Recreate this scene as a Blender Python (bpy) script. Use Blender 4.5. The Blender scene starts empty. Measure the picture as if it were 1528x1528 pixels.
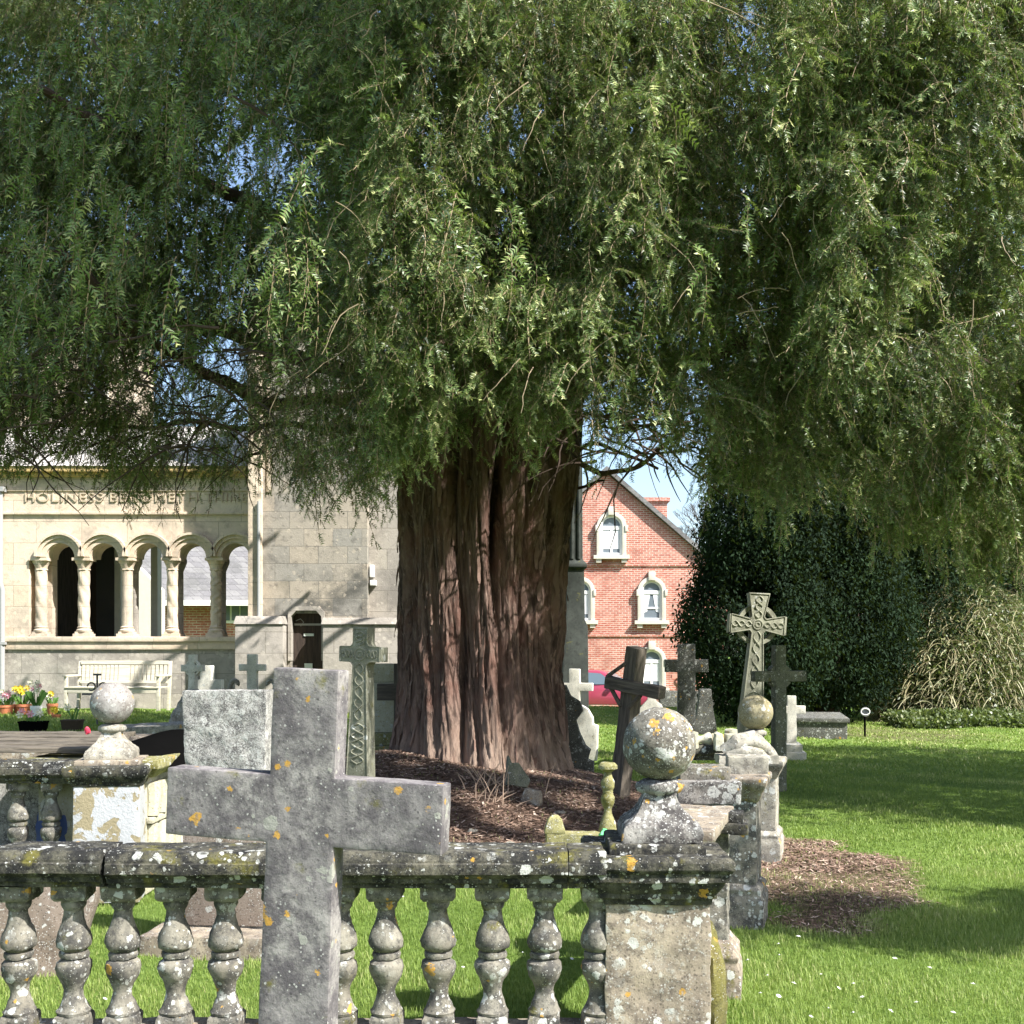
import bpy, bmesh, math, random
import numpy as np
from mathutils import Vector, Matrix, Euler, noise as mnoise

R = math.radians
rnd = random.Random(7)
rng = np.random.default_rng(11)
C = bpy.context.scene.collection

# ------------------------------------------------------------------ camera
F = 1700.0; CX = 764.0; HY = 975.0; EYE = 1.6
cam_d = bpy.data.cameras.new("camera"); cam = bpy.data.objects.new("camera", cam_d); C.objects.link(cam)
cam.location = (0, 0, EYE); cam.rotation_euler = (R(90), 0, 0)
cam_d.sensor_width = 36; cam_d.lens = F / 1528 * 36; cam_d.shift_y = (HY - 764) / 1528
cam_d.clip_start = 0.1; cam_d.clip_end = 3000
bpy.context.scene.camera = cam

# ------------------------------------------------------------------ light
SUN_EL = 46.0; SUN_AZ = 124.0          # azimuth clockwise from +Y
w = bpy.data.worlds.new("World"); bpy.context.scene.world = w; w.use_nodes = True
nt = w.node_tree; nt.nodes.clear()
sky = nt.nodes.new("ShaderNodeTexSky"); sky.sky_type = 'NISHITA'; sky.sun_disc = False
sky.sun_elevation = R(SUN_EL); sky.sun_rotation = R(SUN_AZ); sky.dust_density = 1.6; sky.air_density = 1.0
bg = nt.nodes.new("ShaderNodeBackground"); bg.inputs[1].default_value = 0.115
wo = nt.nodes.new("ShaderNodeOutputWorld")
nt.links.new(sky.outputs[0], bg.inputs[0]); nt.links.new(bg.outputs[0], wo.inputs[0])
sd = bpy.data.lights.new("sun", 'SUN'); sd.energy = 5.0; sd.angle = R(0.5); sd.color = (1.0, 0.965, 0.90)
sun = bpy.data.objects.new("sun", sd); C.objects.link(sun)
S = Vector((math.cos(R(SUN_EL)) * math.sin(R(SUN_AZ)), math.cos(R(SUN_EL)) * math.cos(R(SUN_AZ)), math.sin(R(SUN_EL))))
sun.rotation_euler = S.to_track_quat('Z', 'Y').to_euler(); sun.location = (20, -10, 30)
vs = bpy.context.scene.view_settings
vs.view_transform = 'Standard'; vs.look = 'None'; vs.exposure = 1.3; vs.gamma = 1; vs.use_curve_mapping = False
bpy.context.scene.cycles.max_bounces = 6
bpy.context.scene.cycles.transparent_max_bounces = 6

def X(px, Y): return (px - CX) / F * Y
def Z(py, Y): return EYE + (HY - py) / F * Y
def P(px, py, Y): return Vector((X(px, Y), Y, Z(py, Y)))

# ------------------------------------------------------------------ materials
def newmat(name):
    m = bpy.data.materials.new(name); m.use_nodes = True
    t = m.node_tree; t.nodes.clear()
    o = t.nodes.new("ShaderNodeOutputMaterial"); b = t.nodes.new("ShaderNodeBsdfPrincipled")
    t.links.new(b.outputs[0], o.inputs[0])
    return m, t, b
def N(t, kind, **kw):
    n = t.nodes.new(kind)
    for k, v in kw.items():
        if k.startswith('i_'): n.inputs[k[2:]].default_value = v
        else: setattr(n, k, v)
    return n
def L(t, a, b): t.links.new(a, b)
def rgb(c): return (c[0], c[1], c[2], 1)
def mixc(t, fac, a, b, mode='MIX'):
    n = t.nodes.new("ShaderNodeMix"); n.data_type = 'RGBA'; n.blend_type = mode
    for s, v in ((n.inputs[0], fac), (n.inputs[6], a), (n.inputs[7], b)):
        if isinstance(v, bpy.types.NodeSocket): L(t, v, s)
        elif isinstance(v, (tuple, list)): s.default_value = rgb(v)
        else: s.default_value = v
    return n.outputs[2]
def mth(t, op, a, b=0.0, c=0.0, clamp=False):
    n = t.nodes.new("ShaderNodeMath"); n.operation = op; n.use_clamp = clamp
    for s, v in zip(n.inputs, (a, b, c)):
        if isinstance(v, bpy.types.NodeSocket): L(t, v, s)
        else: s.default_value = v
    return n.outputs[0]
def ramp(t, v, lo, hi):                       # smoothstep 0..1
    n = t.nodes.new("ShaderNodeMapRange"); n.interpolation_type = 'SMOOTHSTEP'
    L(t, v, n.inputs[0]); n.inputs[1].default_value = lo; n.inputs[2].default_value = hi
    return n.outputs[0]
def nz(t, vec, scale, detail=4, rough=0.6, dist=0.0, out=0):
    n = N(t, "ShaderNodeTexNoise"); n.inputs['Scale'].default_value = scale; n.inputs['Detail'].default_value = detail
    n.inputs['Roughness'].default_value = rough; n.inputs['Distortion'].default_value = dist
    L(t, vec, n.inputs['Vector']); return n.outputs[out]
def vor(t, vec, scale, feat='F1'):
    n = N(t, "ShaderNodeTexVoronoi"); n.feature = feat; n.inputs['Scale'].default_value = scale
    L(t, vec, n.inputs['Vector']); return n
def bump(t, b, h, strength, dist=0.01):
    n = N(t, "ShaderNodeBump"); n.inputs['Strength'].default_value = strength; n.inputs['Distance'].default_value = dist
    L(t, h, n.inputs['Height']); L(t, n.outputs[0], b.inputs['Normal'])

def spots(t, P3, scale, radius, keep, wob=0.35):
    """round lichen thalli: 1 inside a wobbly disc of a kept cell"""
    v = vor(t, P3, scale)
    n = nz(t, P3, scale * 3.2, 4, 0.65)
    d = mth(t, 'ADD', v.outputs['Distance'], mth(t, 'MULTIPLY', mth(t, 'SUBTRACT', n, 0.5), wob * 2))
    sep = N(t, "ShaderNodeSeparateColor"); L(t, v.outputs['Color'], sep.inputs[0])
    r = mth(t, 'MULTIPLY', sep.outputs[1], radius)
    inside = mth(t, 'LESS_THAN', d, r)
    k = mth(t, 'LESS_THAN', sep.outputs[0], keep)
    return mth(t, 'MULTIPLY', inside, k)

def stone(name, base, light, dark, white=0.4, orange=0.1, moss=0.1, darkamt=0.45, scale=1.0, speck=0.3, bmp=0.5, wcol=(0.55, 0.56, 0.53)):
    m, t, b = newmat(name)
    g = N(t, "ShaderNodeNewGeometry"); P3 = g.outputs['Position']
    n1 = nz(t, P3, 3.5 * scale, 7, 0.7, 0.1); n2 = nz(t, P3, 9 * scale, 8, 0.78, 0.1); n3 = nz(t, P3, 70 * scale, 5, 0.7)
    col = mixc(t, ramp(t, n1, 0.35, 0.65), base, light)
    col = mixc(t, mth(t, 'MULTIPLY', ramp(t, n2, 0.55 - 0.2 * darkamt, 0.72 - 0.15 * darkamt), min(1, darkamt + 0.25)), col, dark)
    # vertical streaking
    mp = N(t, "ShaderNodeMapping"); mp.inputs['Scale'].default_value = (14, 14, 1.6); L(t, P3, mp.inputs[0])
    st = nz(t, mp.outputs[0], 1.0 * scale, 5, 0.6)
    col = mixc(t, mth(t, 'MULTIPLY', ramp(t, st, 0.46, 0.68), 0.6 * darkamt), col, dark)
    h = mth(t, 'ADD', mth(t, 'MULTIPLY', n2, 0.6), mth(t, 'MULTIPLY', n3, 0.5))
    if moss > 0:
        mm = nz(t, P3, 5.5 * scale, 7, 0.7)
        mk = mth(t, 'MULTIPLY', ramp(t, mm, 0.62 - 0.18 * moss, 0.72 - 0.12 * moss), 0.85)
        col = mixc(t, mk, col, (0.13, 0.12, 0.028))
    if white > 0:
        w1 = spots(t, P3, 20 * scale, 0.66, white, 0.42); w2 = spots(t, P3, 48 * scale, 0.62, white * 0.9, 0.45)
        wg = ramp(t, nz(t, P3, 5 * scale, 6, 0.7), 0.44, 0.56)
        wm = mth(t, 'MULTIPLY', mth(t, 'MAXIMUM', w1, w2), mth(t, 'ADD', 0.10, mth(t, 'MULTIPLY', wg, 0.9)))
        wc = mixc(t, n3, tuple(c * 0.75 for c in wcol), wcol)
        col = mixc(t, mth(t, 'MULTIPLY', wm, 0.85), col, wc); h = mth(t, 'ADD', h, mth(t, 'MULTIPLY', wm, 0.25))
    if speck > 0:
        sp = mth(t, 'MULTIPLY', spots(t, P3, 150 * scale, 0.62, speck, 0.3), ramp(t, n2, 0.4, 0.6)); col = mixc(t, mth(t, 'MULTIPLY', sp, 0.7), col, (0.5, 0.5, 0.47))
        sp2 = spots(t, P3, 110 * scale, 0.6, speck, 0.2); col = mixc(t, mth(t, 'MULTIPLY', sp2, 0.55), col, tuple(c * 0.45 for c in dark))
    if orange > 0:
        o1 = spots(t, P3, 15 * scale, 0.55, orange, 0.42); o2 = spots(t, P3, 34 * scale, 0.5, orange * 0.8, 0.4)
        om0 = ramp(t, nz(t, P3, 60 * scale, 4), 0.3, 0.5)
        om = mth(t, 'MULTIPLY', mth(t, 'MAXIMUM', o1, o2), om0)
        oc = mixc(t, n3, (0.34, 0.17, 0.02), (0.55, 0.33, 0.07))
        col = mixc(t, mth(t, 'MULTIPLY', om, 0.9), col, oc)
    L(t, col, b.inputs['Base Color']); b.inputs['Roughness'].default_value = 0.92; b.inputs['Specular IOR Level'].default_value = 0.25
    bump(t, b, h, bmp, 0.012)
    return m

def plain(name, c, rough=0.6, metal=0.0, vary=0.15, scale=20, bmp=0.0):
    m, t, b = newmat(name)
    g = N(t, "ShaderNodeNewGeometry"); n = nz(t, g.outputs['Position'], scale, 6, 0.65)
    col = mixc(t, n, tuple(x * (1 - vary) for x in c), tuple(min(1, x * (1 + vary)) for x in c))
    L(t, col, b.inputs['Base Color']); b.inputs['Roughness'].default_value = rough; b.inputs['Metallic'].default_value = metal
    if bmp: bump(t, b, n, bmp)
    return m

M = {}
M['cross'] = stone('grey_cross_stone', (0.205, 0.19, 0.19), (0.32, 0.30, 0.285), (0.095, 0.086, 0.092), 0.08, 0.12, 0.2, 0.8, 1.0, 0.07, 0.5, (0.34, 0.34, 0.30))
M['pier'] = stone('pier_limestone', (0.235, 0.195, 0.15), (0.37, 0.315, 0.24), (0.115, 0.095, 0.08), 0.25, 0.03, 0.1, 0.62, 1.0, 0.35, 0.5)
M['coping'] = stone('coping_dark_limestone', (0.07, 0.068, 0.052), (0.15, 0.14, 0.105), (0.018, 0.018, 0.018), 0.24, 0.03, 0.45, 0.9, 1.2, 0.12, 1.0)
M['ball'] = stone('ball_limestone', (0.155, 0.14, 0.12), (0.22, 0.205, 0.165), (0.045, 0.04, 0.036), 0.42, 0.24, 0.2, 0.55, 1.0, 0.4, 0.7)
M['baluster'] = stone('baluster_limestone', (0.17, 0.155, 0.125), (0.25, 0.235, 0.195), (0.06, 0.058, 0.055), 0.32, 0.02, 0.15, 0.7, 1.3, 0.12, 0.55)
M['whitelich'] = stone('white_crusted_stone', (0.17, 0.155, 0.14), (0.26, 0.25, 0.23), (0.05, 0.045, 0.045), 0.9, 0.05, 0.0, 0.7, 1.0, 0.35, 0.8, (0.46, 0.46, 0.44))
M['mottled'] = stone('pebbly_lichen_stone', (0.32, 0.31, 0.29), (0.46, 0.45, 0.42), (0.07, 0.065, 0.065), 1.0, 0.0, 0.0, 0.65, 1.6, 0.9, 0.8, (0.52, 0.52, 0.49))
M['pale'] = stone('pale_carved_stone', (0.27, 0.25, 0.21), (0.40, 0.375, 0.31), (0.12, 0.11, 0.095), 0.25, 0.03, 0.16, 0.6, 1.0, 0.3, 0.5)
M['cream'] = stone('cream_tomb_stone', (0.38, 0.36, 0.27), (0.47, 0.45, 0.35), (0.25, 0.22, 0.12), 0.15, 0.02, 0.25, 0.25, 1.0, 0.2, 0.5)
M['brownstone'] = stone('brown_gravestone', (0.17, 0.135, 0.105), (0.22, 0.18, 0.15), (0.09, 0.07, 0.06), 0.12, 0.0, 0.03, 0.3, 1.0, 0.4, 0.4)
M['greengrey'] = stone('olive_grey_gravestone', (0.115, 0.12, 0.085), (0.17, 0.175, 0.125), (0.05, 0.05, 0.04), 0.2, 0.0, 0.2, 0.45, 1.5, 0.5, 0.6)
M['darkstone'] = stone('dark_gravestone', (0.085, 0.085, 0.075), (0.13, 0.13, 0.115), (0.035, 0.035, 0.032), 0.3, 0.02, 0.2, 0.5, 1.5, 0.5, 0.6)
M['wood'] = None
M['slimstone'] = stone('olive_stone', (0.17, 0.17, 0.13), (0.24, 0.24, 0.185), (0.08, 0.08, 0.06), 0.1, 0.0, 0.15, 0.4, 1.0, 0.1)
M['ringstone'] = stone('sun_lightened_olive_stone', (0.26, 0.26, 0.20), (0.36, 0.36, 0.28), (0.11, 0.11, 0.085), 0.1, 0.0, 0.15, 0.4, 1.0, 0.1)  # lightened to make up for the tree shade over the ringed cross
M['whitestone'] = stone('white_weathered_stone', (0.58, 0.55, 0.47), (0.7, 0.68, 0.6), (0.3, 0.29, 0.25), 0.2, 0.0, 0.08, 0.35)  # white raised in place of sunlight the trees keep off these stones
M['shaftstone'] = stone('shade_darkened_green_stone', (0.035, 0.04, 0.036), (0.055, 0.062, 0.055), (0.018, 0.02, 0.018), 0.0, 0.0, 0.1, 0.4, 1.0, 0.0)  # darkened to put the shaft's shade into its colour
M['olive'] = stone('algae_green_stone', (0.20, 0.19, 0.08), (0.30, 0.28, 0.13), (0.08, 0.075, 0.04), 0.2, 0.02, 0.6, 0.4, 1.2, 0.3, 0.6)
M['mossy'] = stone('mossy_stone', (0.10, 0.095, 0.035), (0.19, 0.17, 0.06), (0.06, 0.045, 0.02), 0.05, 0.02, 1.0, 0.4, 1.5, 0.2, 1.0)

def wood_mat(name, c1, c2, ax=2, bmp=0.6):
    m, t, b = newmat(name)
    g = N(t, "ShaderNodeTexCoord"); mp = N(t, "ShaderNodeMapping")
    s = [22, 22, 22]; s[ax] = 1.5; mp.inputs['Scale'].default_value = s; L(t, g.outputs['Object'], mp.inputs[0])
    n = nz(t, mp.outputs[0], 1.6, 7, 0.7, 0.4)
    L(t, mixc(t, ramp(t, n, 0.3, 0.7), c1, c2), b.inputs['Base Color']); b.inputs['Roughness'].default_value = 0.85
    bump(t, b, n, bmp, 0.02); return m
M['wood'] = wood_mat('weathered_dark_wood', (0.035, 0.028, 0.022), (0.14, 0.115, 0.09))
M['woodx'] = wood_mat('weathered_wood_across', (0.035, 0.028, 0.022), (0.14, 0.115, 0.09), 0)
M['boards'] = wood_mat('silvered_cover_boards', (0.03, 0.025, 0.02), (0.20, 0.17, 0.13), 0)
M['teak'] = wood_mat('pale_bench_wood', (0.42, 0.38, 0.29), (0.62, 0.58, 0.48), 0, 0.2)
M['door'] = wood_mat('dark_door_wood', (0.02, 0.013, 0.01), (0.06, 0.04, 0.03), 2, 0.3)

def ashlar(name, c1, c2, stain, bw=0.62, rh=0.3, mortar=(0.25, 0.23, 0.19), dirt=0.5, side=False):
    m, t, b = newmat(name)
    tc = N(t, "ShaderNodeTexCoord"); sp = N(t, "ShaderNodeSeparateXYZ"); L(t, tc.outputs['Object'], sp.inputs[0])
    cb = N(t, "ShaderNodeCombineXYZ"); L(t, mth(t, 'ADD', sp.outputs[0], sp.outputs[1]), cb.inputs[0]); L(t, sp.outputs[2], cb.inputs[1])
    br = N(t, "ShaderNodeTexBrick"); L(t, cb.outputs[0], br.inputs['Vector'])
    br.inputs['Color1'].default_value = rgb(c1); br.inputs['Color2'].default_value = rgb(c2); br.inputs['Mortar'].default_value = rgb(mortar)
    br.inputs['Scale'].default_value = 1.0; br.inputs['Brick Width'].default_value = bw; br.inputs['Row Height'].default_value = rh
    br.inputs['Mortar Size'].default_value = 0.006; br.inputs['Bias'].default_value = -0.1
    g = N(t, "ShaderNodeNewGeometry"); P3 = g.outputs['Position']
    n1 = nz(t, P3, 0.9, 7, 0.68, 0.4); n2 = nz(t, P3, 7, 8, 0.7, 0.4); n3 = nz(t, P3, 40, 4, 0.6)
    col = mixc(t, mth(t, 'MULTIPLY', ramp(t, n1, 0.45, 0.65), dirt), br.outputs[0], stain)
    col = mixc(t, mth(t, 'MULTIPLY', ramp(t, n2, 0.5, 0.7), 0.55 * dirt), col, tuple(c * 0.6 for c in stain))
    col = mixc(t, mth(t, 'MULTIPLY', spots(t, P3, 12, 0.55, 0.4), 0.5), col, tuple(min(1, c * 1.25) for c in c1))
    L(t, col, b.inputs['Base Color']); b.inputs['Roughness'].default_value = 0.93; b.inputs['Specular IOR Level'].default_value = 0.2
    bump(t, b, mth(t, 'SUBTRACT', mth(t, 'ADD', n2, mth(t, 'MULTIPLY', n3, 0.5)), mth(t, 'MULTIPLY', br.outputs[1], 0.8)), 0.5, 0.02)
    return m
M['church'] = ashlar('church_cream_ashlar', (0.57, 0.46, 0.35), (0.63, 0.53, 0.42), (0.33, 0.28, 0.23), 0.9, 0.42, (0.36, 0.31, 0.24), 0.75)
M['tower'] = ashlar('church_grey_ashlar', (0.37, 0.32, 0.26), (0.26, 0.25, 0.23), (0.115, 0.11, 0.10), 0.55, 0.33, (0.2, 0.185, 0.16), 1.0)
M['plinth'] = ashlar('church_plinth_stone', (0.38, 0.345, 0.30), (0.30, 0.275, 0.25), (0.17, 0.155, 0.14), 0.7, 0.4, (0.22, 0.2, 0.17), 0.7)
M['brick'] = ashlar('red_brick', (0.36, 0.11, 0.078), (0.50, 0.235, 0.175), (0.30, 0.12, 0.09), 0.235, 0.08, (0.58, 0.48, 0.42), 0.6)
M['brick'].node_tree.nodes['Brick Texture'].inputs['Mortar Size'].default_value = 0.012
M['terracotta'] = plain('terracotta', (0.5, 0.17, 0.08), 0.8, 0, 0.2)
M['pinkterra'] = plain('pink_terracotta', (0.62, 0.27, 0.2), 0.8, 0, 0.2)
M['slate'] = ashlar('roof_slate', (0.17, 0.165, 0.17), (0.24, 0.235, 0.23), (0.11, 0.11, 0.105), 0.3, 0.2, (0.08, 0.08, 0.08), 0.6)
M['white'] = plain('white_paint', (0.78, 0.78, 0.76), 0.5, 0, 0.05)
M['paletrim'] = plain('pale_stone_trim', (0.55, 0.52, 0.45), 0.9, 0, 0.2, 8)
M['lead'] = plain('weathered_lead', (0.46, 0.43, 0.40), 0.7, 0, 0.2, 3)
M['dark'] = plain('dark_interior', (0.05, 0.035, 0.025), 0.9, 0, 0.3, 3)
M['black'] = plain('black_plastic_and_opening', (0.004, 0.004, 0.004), 1.0, 0, 0.2); M['black'].node_tree.nodes['Principled BSDF'].inputs['Specular IOR Level'].default_value = 0.0
M['iron'] = plain('iron', (0.09, 0.09, 0.09), 0.6, 0.3, 0.3)
M['greypipe'] = plain('grey_pipe', (0.32, 0.32, 0.32), 0.5, 0, 0.1)
M['soil'] = plain('soil', (0.05, 0.035, 0.022), 1, 0, 0.4)
M['notice'] = plain('notice_paper', (0.6, 0.66, 0.62), 0.6, 0, 0.05)
M['ribbon'] = plain('red_ribbon', (0.6, 0.04, 0.08), 0.5)
M['plasticgreen'] = plain('green_plastic', (0.15, 0.65, 0.25), 0.3)
M['bluecloth'] = plain('blue_plastic', (0.05, 0.09, 0.25), 0.5)
M['yellow'] = plain('yellow_petals', (0.85, 0.65, 0.05), 0.6); M['pink'] = plain('pink_petals', (0.75, 0.35, 0.42), 0.6); M['creampetal'] = plain('cream_petals', (0.8, 0.76, 0.55), 0.6)
M['stemgreen'] = plain('flower_leaves', (0.10, 0.22, 0.04), 0.6)
M['carpaint'] = plain('crimson_car_paint', (0.42, 0.06, 0.11), 0.25, 0.2, 0.02); M['carpaint'].node_tree.nodes['Principled BSDF'].inputs['Coat Weight'].default_value = 0.6
M['tyre'] = plain('tyre_rubber', (0.02, 0.02, 0.02), 0.9); M['chrome'] = plain('bright_metal', (0.6, 0.6, 0.6), 0.25, 1.0, 0.05)
M['lamp'] = plain('headlamp_glass', (0.7, 0.72, 0.75), 0.15); M['redlamp'] = plain('red_lamp', (0.55, 0.02, 0.02), 0.3)
def glassmat(name, c, rough=0.08):
    m, t, b = newmat(name); b.inputs['Base Color'].default_value = rgb(c); b.inputs['Roughness'].default_value = rough
    b.inputs['Specular IOR Level'].default_value = 0.9; return m
M['glass'] = glassmat('window_glass', (0.16, 0.19, 0.22)); M['glassdark'] = glassmat('dark_glass', (0.02, 0.02, 0.022)); M['carglass'] = glassmat('car_glass', (0.12, 0.16, 0.2))
M['curtain'] = plain('white_curtain', (0.7, 0.72, 0.75), 0.8, 0, 0.1)

def bark_mat():
    m, t, b = newmat('yew_bark')
    g = N(t, "ShaderNodeTexCoord"); uv = g.outputs['UV']
    mp = N(t, "ShaderNodeMapping"); mp.inputs['Scale'].default_value = (75, 1.1, 1); L(t, uv, mp.inputs[0])
    n1 = nz(t, mp.outputs[0], 1.0, 8, 0.75, 0.35)
    mp2 = N(t, "ShaderNodeMapping"); mp2.inputs['Scale'].default_value = (190, 6, 1); L(t, uv, mp2.inputs[0]); n2 = nz(t, mp2.outputs[0], 1.0, 6, 0.7, 0.6)
    n3 = nz(t, N(t, "ShaderNodeNewGeometry").outputs['Position'], 3, 5, 0.6)
    col = mixc(t, ramp(t, n1, 0.36, 0.62), (0.036, 0.022, 0.018), (0.21, 0.135, 0.11))
    col = mixc(t, mth(t, 'MULTIPLY', ramp(t, n2, 0.52, 0.68), 0.65), col, (0.34, 0.245, 0.20))
    col = mixc(t, mth(t, 'MULTIPLY', ramp(t, n3, 0.45, 0.65), 0.5), col, (0.15, 0.07, 0.052))
    at = N(t, "ShaderNodeAttribute", attribute_name='pale')
    col = mixc(t, mth(t, 'MULTIPLY', at.outputs['Fac'], ramp(t, n1, 0.25, 0.6)), col, (0.32, 0.24, 0.19))
    L(t, col, b.inputs['Base Color']); b.inputs['Roughness'].default_value = 0.85; b.inputs['Specular IOR Level'].default_value = 0.2
    bump(t, b, mth(t, 'ADD', n1, mth(t, 'MULTIPLY', n2, 0.5)), 1.0, 0.05)
    return m
M['bark'] = bark_mat()
M['limb'] = plain('limb_bark', (0.06, 0.038, 0.028), 0.9, 0, 0.5, 14, 0.6)
M['twig'] = plain('twig_bark', (0.20, 0.15, 0.085), 0.8, 0, 0.4, 9)

def leaf_mat(name, c1, c2, c3, trans=0.35, rough=0.42, spec=0.6):
    m = bpy.data.materials.new(name); m.use_nodes = True; t = m.node_tree; t.nodes.clear()
    o = t.nodes.new("ShaderNodeOutputMaterial"); b = t.nodes.new("ShaderNodeBsdfPrincipled")
    at = N(t, "ShaderNodeAttribute", attribute_name='tint')
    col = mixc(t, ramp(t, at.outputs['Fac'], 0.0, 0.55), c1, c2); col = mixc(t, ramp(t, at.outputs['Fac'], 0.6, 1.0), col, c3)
    L(t, col, b.inputs['Base Color']); b.inputs['Roughness'].default_value = rough; b.inputs['Specular IOR Level'].default_value = spec
    tr = t.nodes.new("ShaderNodeBsdfTranslucent"); L(t, mixc(t, 0.5, col, (0.25, 0.35, 0.03), 'MIX'), tr.inputs[0])
    mx = t.nodes.new("ShaderNodeMixShader"); mx.inputs[0].default_value = trans
    L(t, b.outputs[0], mx.inputs[1]); L(t, tr.outputs[0], mx.inputs[2]); L(t, mx.outputs[0], o.inputs[0])
    return m
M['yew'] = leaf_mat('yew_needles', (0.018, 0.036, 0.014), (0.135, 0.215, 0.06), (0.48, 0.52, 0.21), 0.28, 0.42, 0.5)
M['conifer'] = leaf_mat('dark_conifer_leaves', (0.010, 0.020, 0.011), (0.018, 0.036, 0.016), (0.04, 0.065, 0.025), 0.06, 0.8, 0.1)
M['shrub'] = leaf_mat('shrub_leaves', (0.06, 0.09, 0.03), (0.13, 0.17, 0.06), (0.32, 0.32, 0.16), 0.25)
M['strands'] = leaf_mat('dry_stems', (0.14, 0.11, 0.06), (0.30, 0.27, 0.15), (0.48, 0.46, 0.30), 0.1, 0.7, 0.2)
M['grass'] = leaf_mat('grass_blades', (0.135, 0.21, 0.042), (0.26, 0.35, 0.085), (0.50, 0.50, 0.23), 0.38, 0.5, 0.35)
M['litter'] = leaf_mat('leaf_litter', (0.07, 0.042, 0.032), (0.27, 0.18, 0.135), (0.62, 0.50, 0.41), 0.0, 0.8, 0.2)

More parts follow.
